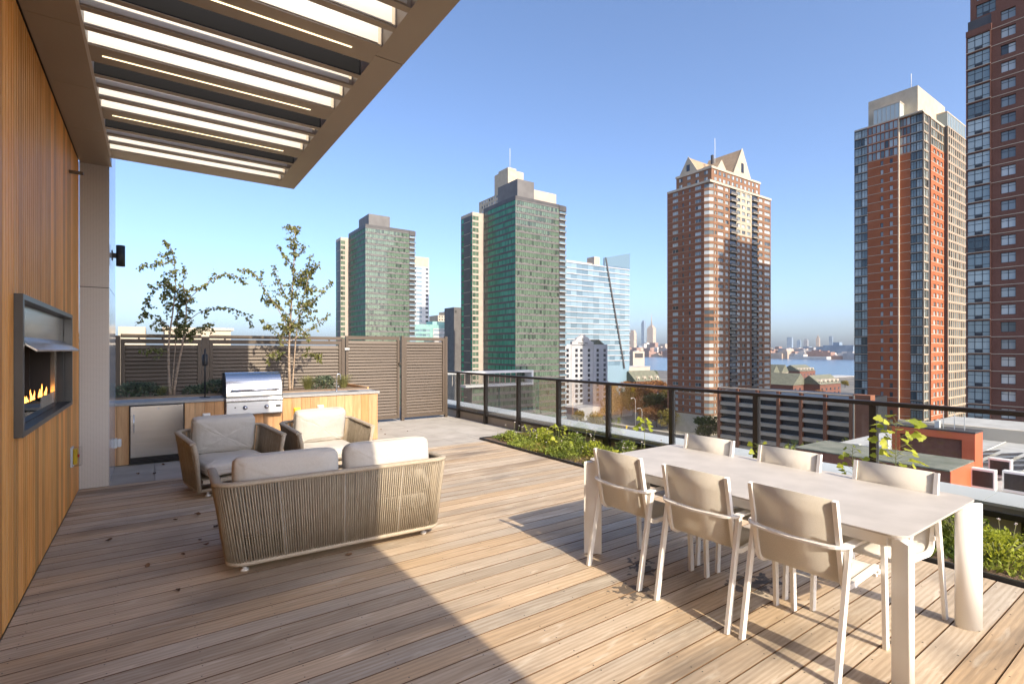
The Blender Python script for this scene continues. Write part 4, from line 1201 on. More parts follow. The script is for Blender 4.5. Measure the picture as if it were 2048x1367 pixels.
class Tower:
    def __init__(self, name, label, x, y, cat="building"):
        self.t = thing(name, label, cat, (x, y, GZ)); self.o = Vector((x, y, GZ)); self.wins = []
        self.mbs = {}
    def mb(self, name, m):
        if name not in self.mbs: self.mbs[name] = (MB(), m)
        return self.mbs[name][0]
    def box(self, part, m, x0, x1, y0, y1, z0, z1):
        o = self.o; self.mb(part, m).box(x0-o.x, x1-o.x, y0-o.y, y1-o.y, z0-o.z, z1-o.z)
    def facade(self, face, pos, a0, a1, z0, nf, fh, cols, m_wall, sill=.9, head=2.5, rec=.3, kind="std", glass=None, part="wall", band=None, bandm=None):
        """grid of recessed openings: piers and spandrels round them, one window in each"""
        glass = glass or W_STD
        def bx(p, m, s0, s1, d0, d1, za, zb):
            if face == '-Y': self.box(p, m, s0, s1, pos+d0, pos+d1, za, zb)
            else: self.box(p, m, pos+d0, pos+d1, s0, s1, za, zb)
        zt = z0
        for i in range(nf):
            zf = z0+i*fh
            bx(part, m_wall, a0, a1, 0, rec, zt, zf+sill)
            edges = [a0] + [v for c in cols for v in c[:2]] + [a1]
            for j in range(0, len(edges), 2):
                if edges[j+1]-edges[j] > .02: bx(part, m_wall, edges[j], edges[j+1], 0, rec, zf+sill, zf+head)
            for c in cols:
                self.wins.append((face, (c[0]+c[1])/2, pos+rec*.75, zf+sill, round(c[1]-c[0],2), round(head-sill,2), c[2] if len(c) > 2 else kind, c[3] if len(c) > 3 else glass))
            if band:
                bx("floor_bands", bandm, a0-.02, a1+.02, -.07, -.002, zf+sill-band[0]-band[1], zf+sill-band[0])
            zt = zf+head
        bx(part, m_wall, a0, a1, 0, rec, zt, z0+nf*fh)
    def finish(self, individual=True, limit=300):
        for nm, (mb, m) in self.mbs.items():
            o_ = mb.build(nm, m, self.t)
            if nm in ("vent_grilles", "wing_joint_lines", "attic_mullions", "terrace_posts", "corner_bay", "corner_bay_glass", "balcony_slab", "balcony_rail", "balcony_door", "balcony_glass", "floor_bands"): stuff(o_)
        cam_p = Vector((0,0,1.6))
        def where(w):
            return Vector((w[1], w[2], w[3])) if w[0] == '-Y' else Vector((w[2], w[1], w[3]))
        ws = sorted(self.wins, key=lambda w: -w[4]*w[5]/(where(w)-cam_p).length_squared)
        cache = {}
        rest = {}
        for i, w in enumerate(ws):
            face, a, pos, z, ww, hh, kind, gl = w
            p = where(w) - self.o
            if individual and i < limit:
                key = (ww, hh, kind, gl.name)
                if key not in cache: cache[key] = window_mb(ww, hh, kind).mesh("window", [gl, C_FRAME if kind != "pale" else C_FRAMEW])
                link("window", cache[key], self.t, p, 0.0 if face == '-Y' else -math.pi/2)
            else:
                key = gl.name
                if key not in rest: rest[key] = (MB(), gl)
                src = window_mb(ww, hh, "plain" if not individual else kind)
                mb = rest[key][0]; b0 = len(mb.v)
                for x, y_, z_ in src.v:
                    mb.v.append((p.x+x, p.y+y_, p.z+z_) if face == '-Y' else (p.x+y_, p.y-x, p.z+z_))
                for f, mi in zip(src.f, src.m): mb.f.append([b0+k for k in f]); mb.m.append(mi); mb.s.append(False)
        for key, (mb, gl) in rest.items():
            stuff(mb.build("small_windows", [gl, C_FRAME], self.t))
        return self.t
def window_mb(w, h, kind):
    q = MB()
    if kind == "plain":
        q.box(-w/2+.03, w/2-.03, 0, .05, .03, h-.03, 0); return q
    f = .07
    if kind == "grid":
        q.box(-w/2, w/2, .03, .06, 0, h, 0)
        q.box(-w/2, w/2, -.03, .029, 0, f, 1); q.box(-w/2, w/2, -.03, .029, h-f, h, 1)
        for x in (-w/2, -w/6-f/2, w/6-f/2, w/2-f): q.box(x, x+f, -.031, .028, f, h-f, 1)
        q.box(-w/2+f, w/2-f, -.02, .028, h*.72, h*.72+f, 1); q.box(-w/2+f, w/2-f, -.02, .028, h*.24, h*.24+f, 1)
        q.box(-w/6+.02, w/6-.02, -.01, .027, f, h*.22, 1)
    else:
        n = 2 if w > 1.2 else 1
        for i in range(n):
            q.box(-w/2+w*i/n+.03, -w/2+w*(i+1)/n-.03, .03, .06, .03, h-.03, 0)
        q.box(-w/2, w/2, -.03, .029, 0, f, 1); q.box(-w/2, w/2, -.03, .029, h-f, h, 1)
        q.box(-w/2, -w/2+f, -.031, .028, f, h-f, 1); q.box(w/2-f, w/2, -.031, .028, f, h-f, 1)
        if n == 2: q.box(-f/2, f/2, -.031, .028, f, h-f, 1)
        if kind == "cross": q.box(-w/2+f, w/2-f, -.02, .027, h*.68, h*.68+f, 1)
    return q

# ---- brick tower with gabled crown
X0, Y0, X1, Y1 = 205.9, 137.7, 257.9, 161.1
T = Tower("brick_tower", "tall red brick apartment tower with cream gabled crown", X0, Y0)
ZT = 77.5; FH = 3.02; NF = int((ZT-GZ-6)/FH); ZB = ZT-NF*FH
T.mb("core", C_DGREY).prism([(.31,3.05),(1.25,1.25),(3.05,.31),(X1-X0-.31,.31),(X1-X0-.31,Y1-Y0),(.31,Y1-Y0)], 0, ZT-GZ)
T.box("base_storeys", C_TRIM, X0, X1, Y0, Y1-.1, GZ, ZB-.01)
bd = (.12, .16)
T.facade('-X', X0, Y0+3.0, Y1, ZB, NF, FH, [(142.3,145.5,"pale"),(147.9,148.9,"pale"),(151.5,152.5,"pale"),(154.8,158.0,"pale")], B_RED, band=bd, bandm=C_WARM)
R_COLS = [(209.6,210.9,"pale"),(211.9,216.5,"pale"),(218.0,220.6,"pale"),(227.5,230.3,"pale"),(231.7,234.6,"pale"),(236.1,239.0,"pale"),(246.8,250.3,"pale"),(252.0,257.3,"pale")]
T.facade('-Y', Y0, X0+3.0, 221.5, ZB, NF, FH, R_COLS[:3], B_ORG, band=bd, bandm=C_WARM, part="front_wall")
T.facade('-Y', Y0, 227.1, 240.3, ZB, NF-7, FH, R_COLS[3:6], B_ORG, band=bd, bandm=C_WARM, part="wall_right")
T.facade('-Y', Y0, 227.1, 240.3, ZB+(NF-7)*FH, 7, FH, R_COLS[3:6], C_CREAM, part="cream_upper_wall")
T.facade('-Y', Y0, 245.6, X1, ZB, NF, FH, R_COLS[6:], B_ORG, band=bd, bandm=C_WARM, part="wall_right")
# chamfered corner bay with big windows
ob = T.o
for i in range(NF):
    z = ZB+i*FH-ob.z
    q = T.mb("corner_bay", B_ORG)
    for za, zb_ in ((z, z+.8), (z+2.55, z+FH)):
        q.prism([(0,3.0),(.9,.9),(3.0,0),(3.0,3.0)][::1], za, zb_)
    T.mb("corner_bay_glass", W_STD).prism([(.12,2.98),(.98,1.02),(2.98,.14),(2.98,2.98)], z+.8, z+2.55)
# balconies
for a0, a1 in ((221.6,227.0),(240.4,245.5)):
    for i in range(NF):
        z = ZB+i*FH
        T.box("balcony_slab", C_TRIM, a0, a1, Y0-.9, Y0+.30, z, z+.22)
        T.box("balcony_rail", C_GREY, a0, a1, Y0-.9, Y0-.82, z+.22, z+1.2)
        T.box("balcony_door", W_DARK, a0+.4, a1-.4, Y0+.24, Y0+.305, z+.3, z+2.4)
# stepped crown
T.box("cornice", C_TRIM, X0-.3, X1+.2, Y0-.3, Y1, ZT, ZT+1.0)
T.box("upper_storeys", B_ORG, X0+3, X1-8, Y0+1.2, Y1-3, ZT+1.0, ZT+7.2)
for i in range(2):
    for k in range(11): T.wins.append(('-Y', X0+6+k*3.5, Y0+1.15, ZT+1.9+i*3.0, 1.9, 1.7, "pale", W_STD))
    for k in range(4): T.wins.append(('-X', Y0+4+k*4.6, X0+2.95, ZT+1.9+i*3.0, 1.9, 1.7, "pale", W_STD))
T.box("cornice", C_TRIM, X0+2.7, X1-7.7, Y0+.9, Y1-2.7, ZT+7.2, ZT+8.2)
zc = ZT+8.2-ob.z
def gable_roof(T, x0, x1, y0, y1, z0, z1, axis, m_roof, m_end, nm="gable"):
    o = T.o; q = T.mb(nm+"_roof", m_roof); g_ = T.mb(nm+"_wall", m_end)
    x0 -= o.x; x1 -= o.x; y0 -= o.y; y1 -= o.y
    if axis == 'Y':      # ridge along Y, gable faces -Y
        xm = (x0+x1)/2
        q.add([(x0,y0+.3,z0),(xm,y0+.3,z1),(xm,y1,z1),(x0,y1,z0),(x1,y0+.3,z0),(x1,y1,z0)], [(0,1,2,3),(1,4,5,2),(3,2,5),(0,3,5,4)])
        g_.extrude([(x0-.3,y0,z0),(x1+.3,y0,z0),(xm,y0,z1+.5)], (0,.3,0))
    else:
        ym = (y0+y1)/2
        q.add([(x0+.3,y0,z0),(x0+.3,ym,z1),(x1,ym,z1),(x1,y0,z0),(x0+.3,y1,z0),(x1,y1,z0)], [(0,3,2,1),(1,2,5,4),(3,5,2),(0,1,4),(0,4,5,3)])
        g_.extrude([(x0,y1+.3,z0),(x0,y0-.3,z0),(x0,ym,z1+.5)], (.3,0,0))
gable_roof(T, 226.5, 241.0, Y0+1.0, Y1-4, zc, zc+13.0, 'Y', C_ROOF, C_CREAM, 'main_gable')
gable_roof(T, X0+3.2, X1-14, Y0+9.0, Y0+18.5, zc, zc+7.5, 'X', C_ROOF, C_CREAM, 'side_gable')
gable_roof(T, 214.0, 221.0, Y0+1.5, Y1-6, zc, zc+4.0, 'Y', C_ROOF, C_CREAM, 'small_gable')
T.wins.append(('-Y', 233.75, Y0+.93, zc+ob.z+1.5, 2.2, 4.6, "cross", W_DARK))
T.wins.append(('-X', Y0+13.75, X0+3.12, zc+ob.z+1.0, 1.8, 3.0, "cross", W_DARK))
T.mb("mast", C_FRAMEW).tube([(231-ob.x, Y0+14-ob.y, zc), (231-ob.x, Y0+14-ob.y, zc+22)], .12, 6)
T.mb("chimney", C_DGREY).box(220-ob.x, 221-ob.x, 8, 9, zc, zc+9.5)
T.finish()

# ---- brick and glass tower with cream penthouse
X0, Y0, Y1, X1 = 214.6, 61.9, 82.6, 262.0
T = Tower("glass_corner_tower", "tall orange brick tower with glass corners and blank cream penthouse", X0, Y0)
FH = 3.17; ZT = 82.5; NF = int((ZT-GZ)/FH); ZB = ZT-NF*FH
T.box("core", C_DGREY, X0+.31, X1, Y0+.31, Y1, GZ, ZT-.02)
bd = (.10, .16)
YF_ = 69.05
G4 = NF-4
# far part of the left face stands a metre proud of the near part
XP = X0-1.0
T.box("core", C_DGREY, XP+.31, X0+.3, YF_+.02, Y1, GZ, ZT-.02)
for z0, n, wall_, gl_top in ((ZB, G4, B_RT, False), (ZB+G4*FH, 4, C_DGREY, True)):
    if not gl_top:
        T.facade('-X', XP, YF_, 78.3, z0, n, FH, [(70.5,71.5,"std"),(73.4,74.3,"pale")], B_RT, band=bd, bandm=C_TRIM)
        T.facade('-X', X0, 65.7, YF_-.02, z0, n, FH, [], B_RT, band=bd, bandm=C_TRIM, part="near_wall")
    else:
        T.facade('-X', XP, YF_, 78.3, z0, n, FH, [(YF_+.1+k*1.3, YF_+1.3+k*1.3, "std", W_BLUE) for k in range(7)], C_DGREY, .3, 2.9, band=(.2,.12), bandm=C_TRIM)
        T.facade('-X', X0, 65.7, YF_-.02, z0, n, FH, [(65.8+k*1.05, 66.8+k*1.05, "std", W_BLUE) for k in range(3)], C_DGREY, .3, 2.9, band=(.2,.12), bandm=C_TRIM)
T.box("sunlit_fin", C_TRIM, XP+.005, X0+.2, YF_-.30, YF_-.021, GZ, ZT+.6)
T.facade('-X', XP, 78.3, Y1, ZB, NF, FH, [(78.4,80.2,"cross",W_BLUE),(80.3,82.5,"cross",W_BLUE)], C_DGREY, .25, 2.85, band=bd, bandm=C_TRIM, part="far_glass_bay_frame")
T.facade('-X', X0, Y0+.32, 65.7, ZB, NF, FH, [(62.4,64.0,"cross",W_BLUE),(64.1,65.6,"cross",W_BLUE)], C_DGREY, .25, 2.85, band=bd, bandm=C_TRIM, part="glass_bay_frame")
T.facade('-Y', Y0, X0, 219.0, ZB, NF, FH, [(X0+.2,X0+2.1,"cross",W_BLUE),(X0+2.2,219.0-.1,"cross",W_BLUE)], C_WARM, .25, 2.85, band=bd, bandm=C_TRIM, part="warm_frame")
T.facade('-Y', Y0+.8, 219.02, 221.5, ZB, NF, FH, [], B_RT, band=bd, bandm=C_TRIM, part="recess_wall")
T.facade('-Y', Y0, 221.52, 235.0, ZB, NF-3, FH, [(224.0,226.3,"pale"),(227.6,230.0,"pale"),(231.3,233.6,"pale")], B_RT, band=bd, bandm=C_TRIM, part="front_wall")
T.facade('-Y', Y0, 221.52, 235.0, ZB+(NF-3)*FH, 3, FH, [(221.8+k*2.2, 223.8+k*2.2, "cross", W_BLUE) for k in range(6)], C_WARM, .25, 2.85, part="warm_frame")
T.facade('-Y', Y0-1.2, 235.02, X1, ZB, NF, FH, [(235.5+k*2.4, 237.2+k*2.4, "cross", W_BLUE) for k in range(11)], B_RT, .35, 2.75, band=bd, bandm=C_TRIM, part="warm_frame")
T.box("core", C_DGREY, 235.1, X1, Y0-.88, Y0+.3, GZ, ZT-.02)
T.box("parapet", C_TRIM, XP, X1, Y0+.01, Y1, ZT, ZT+.5)
T.box("glass_attic", W_BLUE, XP+.2, X0+6, 68.5, 76.5, ZT+.5, ZT+5.6); T.box("attic_cap", C_TRIM, XP+.1, X0+6.1, 68.4, 76.6, ZT+5.6, ZT+6.0)
for k in range(7): T.box("attic_mullions", C_TRIM, XP+.12, XP+.19, 68.6+k*1.3, 68.72+k*1.3, ZT+.5, ZT+5.6)
T.box("front_glass_attic", W_BLUE, 236.5, 258, Y0-.5, Y0+10, ZT+.5, ZT+5.5); T.box("attic_cap", C_TRIM, 236.4, 258.1, Y0-.6, Y0+10.1, ZT+5.5, ZT+5.9)
for k in range(12): T.box("attic_mullions", C_TRIM, 236.6+k*1.85, 236.75+k*1.85, Y0-.58, Y0-.501, ZT+.5, ZT+5.5)
T.box("penthouse", C_CREAM, X0+3.0, 246.0, 64.5, 79.5, ZT+.5, ZT+11.0)
T.mb("mast", C_FRAMEW).tube([(8, 6, ZT+12-GZ), (8, 6, ZT+18-GZ)], .1, 6)
T.finish()

# ---- dark brick tower at the right edge
X0, YE = 119.6, 28.3
T = Tower("dark_brick_tower", "dark brown brick tower cut off by the right edge of the picture", X0, YE)
FH = 2.97; ZS = 57.4; NF = int((ZS-GZ)/FH); ZB = ZS-NF*FH
T.box("core", C_DGREY, X0+.36, X0+28, -20, YE-.1, GZ, ZS+FH-.02); T.box("upper_core", C_DGREY, X0+1.21, X0+28, -20, YE-.4, ZS+FH-.01, 110)
T.facade('-X', X0-.35, 25.0, YE, ZB, NF, FH, [(25.1,28.15,"grid",W_BLUE)], B_DRK, .12, 2.80, rec=.3, band=(.0,.10), bandm=C_TRIM, part="bay_wall")
T.box("core", C_DGREY, X0-.04, X0+.36, 25.05, YE-.05, GZ, ZS)
T.facade('-X', X0, 7.0, 24.99, ZB, NF+1, FH, [(9.2,11.1,"cross"),(14.0,15.9,"cross"),(18.0,19.4,"cross"),(21.9,23.8,"cross")], B_DRK, .75, 2.45, rec=.35, band=(.75,.10), bandm=C_TRIM)
T.box("bay_cap", B_DRK, X0-.4, X0+.3, 24.9, YE+.02, ZS, ZS+1.0)
T.facade('-X', X0+.9, 7.0, YE-.3, ZS+FH, 12, FH, [(24.6,27.2,"grid",W_BLUE),(9.2,11.1,"cross"),(14.0,15.9,"cross")][::-1][0:3] and [(9.2,11.1,"cross"),(14.0,15.9,"cross"),(24.6,27.2,"grid",W_BLUE)], B_DRK, .5, 2.7, rec=.3, part="upper_wall")
T.finish()

# ---- green glass towers
def green_tower(T, X0, Y0, XB, X1, Y1, ZT, FH, wing, seed):
    nf = int((ZT-1.6-GZ)/FH); ZB = ZT-1.6-nf*FH
    T.box("core", C_DGREY, X0+.25, X1-.3, Y0+.25, Y1-.05, GZ, ZT-.02)
    n = int((XB-X0)/1.16); w = (XB-X0)/n
    cols = [(X0+k*w+.04, X0+(k+1)*w-.04, "plain", W_PALE) for k in range(n)]
    T.facade('-Y', Y0, X0, XB, ZB, nf, FH, cols, C_GREY, .62, 2.55, rec=.22, part="spandrels")
    n = int((Y1-Y0-.3)/1.25); w = (Y1-Y0-.3)/n
    cols = [(Y0+.3+k*w+.03, Y0+.3+(k+1)*w-.03, "plain", W_GREEN if k < n-3 else W_PALE) for k in range(n)]
    T.facade('-X', X0, Y0+.3, Y1, ZB, nf, FH, cols, C_DGREY, .55, 2.62, rec=.22, part="side_spandrels")
    r = random.Random(seed)
    for i in range(nf):
        for k in range(int((XB-X0)/2.3)):
            if r.random() < .8:
                xx = X0+k*2.3+.7; T.box("vent_grilles", M_BLACK, xx, xx+.95, Y0-.03, Y0-.002, ZB+i*FH+.28, ZB+i*FH+.6)
        z = ZB+i*FH
        T.box("balcony_slab", C_TAN, XB, X1, Y0-.5, Y0+1.4, z, z+.2)
        T.box("balcony_glass", W_OFF, XB+.05, X1-.05, Y0-.48, Y0-.42, z+.2, z+1.15)
        T.box("balcony_door", W_PALE, XB+.2, X1-.4, Y0+1.35, Y0+1.41, z+.3, z+2.5)
    T.box("roof_band", C_DGREY, X0-.02, XB, Y0-.02, Y1, ZT-1.6, ZT)
    T.box("roof_band", C_TAN, XB+.01, X1, Y0-.3, Y1, ZT-3.0, ZT-.4)
    wx0, wy1 = wing
    ZW = ZT-2.5; nfw = int((ZW-1.5-GZ)/FH); zb2 = ZW-1.5-nfw*FH
    T.box("wing_core", C_DGREY, wx0+.25, X0+.2, Y1+.25, wy1, GZ, ZW-.02)
    L_ = X0-wx0
    T.facade('-Y', Y1, wx0, X0-.01, zb2, nfw, FH, [(wx0+.1, wx0+L_*.30, "plain", W_PALE), (wx0+L_*.32, wx0+L_*.55, "plain", W_PALE)], C_TAN, .5, 2.6, rec=.22, part="wing_wall")
    D_ = wy1-Y1
    T.facade('-X', wx0, Y1+.3, wy1, zb2, nfw, FH, [(Y1+.5, Y1+D_*.17, "plain", W_GREEN), (wy1-D_*.24, wy1-.3, "plain", W_GREEN)], C_DGREY, .45, 2.65, rec=.22, part="wing_side_wall")
    for i in range(0, nfw, 2): T.box("wing_joint_lines", C_TRIM, wx0-.05, wx0-.004, Y1+D_*.2, wy1-D_*.26, zb2+i*FH+.1, zb2+i*FH+.28)
    T.box("wing_cap", C_TAN, wx0-.02, X0-.02, Y1-.02, wy1, ZW-1.5, ZW)

T = Tower("green_glass_tower", "large green glass tower with grey spandrels right of the louvred gate", 139.3, 195.4)
green_tower(T, 139.3, 195.4, 165.9, 170.6, 223.7, 74.0, 3.0, (132.7, 235.5), 3)
T.box("plant_room", C_GREY, 143.0, 153.0, 199, 216, 74, 83.5); T.box("plant_room_pale", C_TAN, 153.01, 168.0, 200, 215, 74, 80.5)
# podium with its white-framed roof terrace
T.box("podium_core", C_DGREY, 113.0, 147.5, 191.4, 195.35, GZ, -13.6)
px0, px1 = onY(893, 190), onY(1066, 190)
T.box("terrace_frame", C_WHITE, px0, px1, 189.6, 195.3, -8.7, -7.7); T.box("terrace_frame", C_WHITE, px0+9, px1, 189.6, 195.3, -14.5, -13.5)
T.box("terrace_frame", C_WHITE, px1-1.0, px1, 189.62, 195.29, -13.5, -8.7)
for k in range(12): T.box("terrace_posts", C_TAN, px0+3+k*3.0, px0+3.25+k*3.0, 190.6, 190.85, -13.5, -8.7)
n = 30; w = (147.4-113.2)/n
T.facade('-Y', 190.9, 113.0, 147.5, GZ+.5, 7, 3.1, [(113.2+k*w+.04, 113.2+(k+1)*w-.04, "plain", W_PALE) for k in range(n)], C_GREY, .7, 2.6, rec=.3, part="podium_spandrels")
T.finish(individual=False)

T = Tower("green_glass_tower", "farther green glass tower standing above the fence, left of the gate", 95.4, 275.2)
green_tower(T, 95.4, 275.2, 121.0, 124.9, 304.8, 70.5, 3.0, (90.8, 314.3), 4)
T.box("plant_room", C_GREY, 100.0, 112.5, 283, 300, 70.5, 78.5)
T.finish(individual=False)

# ---- beige stepped tower behind the green one
d_ = 330; xc, yc = at(1016, d_)
T = Tower("beige_tower", "beige stepped apartment tower rising behind the large green glass tower", xc, yc)
zt = zat(338, d_); x1 = onY(1047, yc); y1 = onX(989, xc)
T.box("core", C_CREAM, xc, x1, yc, y1, GZ, zt)
T.box("shoulder", C_CREAM, xc+4, onY(1056, yc-3), yc-3, y1, GZ, zt-10.5)
yl = onX(958, xc-6)
T.box("left_wing_core", C_DGREY, xc-5.7, xc-.01, yc+2.3, yl, GZ, zt-16.5)
nb = 16
T.facade('-X', xc-6, yc+2, yl, zt-16.5-nb*3, nb, 3.0, [(yc+3+k*3.0, yc+4.9+k*3.0, "std") for k in range(int((yl-yc-3)/3.0))], C_CREAM, .8, 2.4, part="left_wing")
T.facade('-Y', yc+1.99, xc-6, xc-.02, zt-16.5-nb*3, nb, 3.0, [(xc-5, xc-3.2), (xc-2.4, xc-.6)], C_CREAM, .8, 2.4, part="left_wing")
for i in range(3):
    for k in range(4): T.wins.append(('-Y', xc+6.0+k*2.9, yc-3.05, zt-13.5-i*3, 1.7, 1.7, "std", W_STD))
T.box("parapet", C_TRIM, xc-.15, x1-6, yc-.15, y1-5, zt, zt+1.2)
T.mb("mast", C_FRAMEW).tube([(5, 5, zt-GZ), (5, 5, zt+16-GZ)], .15, 6)
T.finish(individual=False)

# ---- white striped tower, teal block and grey slab between the two green towers
d_ = 420; xa, ya = at(826, d_); xb = onY(858, ya)
T = Tower("striped_tower", "slim white tower with dark window stripes beside the farther green tower", xa, ya)
zt = zat(512, d_)
T.box("core", C_CREAM, xa+.3, xb, ya+.31, ya+25, GZ, zt)
nfl = int((zt-8-GZ)/3.6)
T.facade('-Y', ya, xa, xb, zt-8-nfl*3.6, nfl, 3.6, [(xa+.6, xa+3.0, "plain", W_DARK), (xa+3.2, xa+8.0, "plain", W_OFF), (xb-3.2, xb-.5, "plain", W_DARK)], C_WHITE, 1.0, 2.7)
T.box("top_wall", C_CREAM, xa, xb, ya, ya+.305, zt-8+.01, zt)
T.finish(individual=False)
d_ = 380; xa, ya = at(815, d_); xb = onY(908, ya); xm = onY(866, ya)
T = Tower("teal_block", "low teal and white office block seen over the louvred screen", xa, ya)
T.box("core", C_TEAL, xa+.2, xb, ya+.31, ya+20, GZ, zat(647, d_))
zt = zat(655, d_); nfl = 14
T.facade('-Y', ya, xa, xm-.02, zt-nfl*3.5, nfl, 3.5, [(xa+.5+k*3.0, xa+3.2+k*3.0, "plain", W_OFF) for k in range(int((xm-xa-1)/3.0))], C_TEAL, 1.0, 2.6)
T.facade('-Y', ya-.4, xm, xb, zt-nfl*3.5, nfl, 3.5, [(xm+.4, xb-.4, "plain", W_OFF)], C_WHITE, 1.4, 2.8, part="white_bands")
T.box("roof_box", C_TEAL, xm+1, xb-5, ya+3, ya+14, zat(647, d_), zat(640, d_))
T.finish(individual=False)
d_ = 350; xa, ya = at(908, d_); xb = onY(930, ya)
gs = thing("grey_slab_tower", "plain grey slab building tucked behind the large green tower", "building", (xa, ya, GZ))
MB().box(0, xb-xa, 0, 14, 0, zat(614, d_)-GZ).build("wall", C_GREY, gs); MB().box(.6, 2.0, -.06, -.01, zat(625, d_)-GZ, zat(620, d_)-GZ).build("sign_panel", C_DGREY, gs)
d_ = 520; xa, ya = at(876, d_); xb = onY(912, ya)
T = Tower("pale_stepped_block", "distant pale apartment block with stepped roof above the teal block", xa, ya)
T.box("core", C_CREAM, xa, xb, ya+.32, ya+20, GZ, zat(630, d_)); T.box("upper_block", C_CREAM, xa+9, xb, ya+2, ya+16, zat(630, d_), zat(622, d_))
T.facade('-Y', ya, xa, xb, zat(630, d_)-36, 12, 3.0, [(xa+1+k*2.9, xa+2.8+k*2.9, "plain", W_DARK) for k in range(6)], C_TRIM, .8, 2.3)
T.finish(individual=False)

# ---- banded office building with a slanting seam
Yg = 280.3; gx0, gx1, gx2 = 238.0, 283.6, 312.1
T = Tower("banded_office", "pale blue office building with white floor bands and a slanting dark seam", gx0, Yg)
T.box("core", W_OFF, gx0, gx2, Yg+.6, Yg+28, GZ, 66.0)
nfl = 19
for i in range(nfl):
    z = 65.0-i*4.0
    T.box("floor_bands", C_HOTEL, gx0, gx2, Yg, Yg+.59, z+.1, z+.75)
    for k in range(13):
        xw = gx0+.3+k*5.7
        if xw+5.5 < gx2: T.wins.append(('-Y', xw+2.75, Yg+.42, z-3.2, 5.66, 3.25, "plain", W_OFF))
T.box("roof_block", C_TAN, gx0+3, gx1-6, Yg+6, Yg+20, 66.1, 68.0); T.box("roof_block", C_GREY, gx1-7, gx1-1, Yg+4, Yg+12, 66.1, 73.0)
o = T.o
T.mb("glass_crown", W_OFF).extrude([(gx1-o.x, .05, 66.3-GZ), (gx2-o.x, .05, 66.3-GZ), (gx2-o.x, .05, 78.6-GZ), (gx1-o.x, .05, 72.2-GZ)], (0, 1.2, 0))
T.mb("slanting_seam", C_DGREY).extrude([(284.2-o.x, -.35, 72.5-GZ), (285.4-o.x, -.35, 72.5-GZ), (306.4-o.x, -.35, -13-GZ), (305.0-o.x, -.35, -13-GZ)], (0, .34, 0))
T.finish(individual=False)

# ---- hotel with a curved gable
d_ = 290; hx0, hy = at(1128, d_); hx1 = onY(1215, hy); hg0, hg1 = onY(1143, hy), onY(1186, hy)
T = Tower("hotel_building", "pale grey hotel with curved gable, roundel and square dark windows", hx0, hy)
zt = zat(690, d_); FH = 2.93; nfl = 13
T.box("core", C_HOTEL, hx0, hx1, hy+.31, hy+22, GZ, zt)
wcols = [(onY(u, hy), onY(u, hy)+2.0, "std", W_DARK) for u in (1132.5, 1150.5, 1160, 1175.5, 1193, 1207)]
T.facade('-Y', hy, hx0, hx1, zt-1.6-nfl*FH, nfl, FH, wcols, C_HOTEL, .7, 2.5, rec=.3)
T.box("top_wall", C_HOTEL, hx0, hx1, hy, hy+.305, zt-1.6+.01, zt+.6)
zg = zat(682, d_); za = zat(668.5, d_)
xm = (hg0+hg1)/2; hwid = (hg1-hg0)/2
prof = [(-1,0),(1,0),(1,.30),(.80,.34),(.62,.50),(.52,.72),(.30,.84),(.12,1.0),(-.12,1.0),(-.30,.84),(-.52,.72),(-.62,.50),(-.80,.34),(-1,.30)]
o = T.o
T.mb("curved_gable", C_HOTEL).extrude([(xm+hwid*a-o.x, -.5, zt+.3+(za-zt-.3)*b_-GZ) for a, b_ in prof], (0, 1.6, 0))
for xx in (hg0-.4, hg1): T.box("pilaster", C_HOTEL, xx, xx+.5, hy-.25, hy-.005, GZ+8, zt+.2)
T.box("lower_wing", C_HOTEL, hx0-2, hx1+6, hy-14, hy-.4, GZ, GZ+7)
T.mb("roof_gable", C_SLATE).extrude([(hg1+1.2-o.x, 1.0, zt+.6-GZ), (hx1-1.5-o.x, 1.0, zt+.6-GZ), ((hg1+hx1)/2-.2-o.x, 1.0, zt+3.6-GZ)], (0, 12, 0))
q = T.mb("roundel", C_DGREY)
q.extrude([(xm-o.x+.95*math.cos(a), -.62, zt+3.35-GZ+.95*math.sin(a)) for a in [2*math.pi*i/20 for i in range(20)]], (0, .11, 0))
q2 = T.mb("roundel_leaf", C_HOTEL)
for a0 in (60, 150, 240, 330):
    a = RAD(a0); q2.extrude([(xm-o.x+.15*math.cos(a), -.66, zt+3.35-GZ+.15*math.sin(a)), (xm-o.x+.5*math.cos(a-.5), -.66, zt+3.35-GZ+.5*math.sin(a-.5)), (xm-o.x+.72*math.cos(a), -.66, zt+3.35-GZ+.72*math.sin(a)), (xm-o.x+.5*math.cos(a+.5), -.66, zt+3.35-GZ+.5*math.sin(a+.5))], (0, .035, 0))
T.finish()
cu = bpy.data.curves.new("sign_lettering", 'FONT'); cu.body = "DOUBLETREE"; cu.size = 1.25; cu.align_x = 'CENTER'; cu.extrude = .05
cu.materials.append(C_DGREY)
def text_part(cu, loc):
    tmp = bpy.data.objects.new("tmp_text", cu); COL.objects.link(tmp)
    me = bpy.data.meshes.new_from_object(tmp.evaluated_get(bpy.context.evaluated_depsgraph_get()))
    bpy.data.objects.remove(tmp)
    so = link("sign_lettering", me, T.t, loc); so.rotation_euler = (RAD(90), 0, 0)
text_part(cu, (xm-o.x, -.58, zt+.95-GZ))
cu2 = bpy.data.curves.new("sign_lettering", 'FONT'); cu2.body = "BY HILTON"; cu2.size = .62; cu2.align_x = 'CENTER'; cu2.extrude = .05
cu2.materials.append(C_DGREY)
text_part(cu2, (xm-o.x, -.58, zt+.15-GZ))

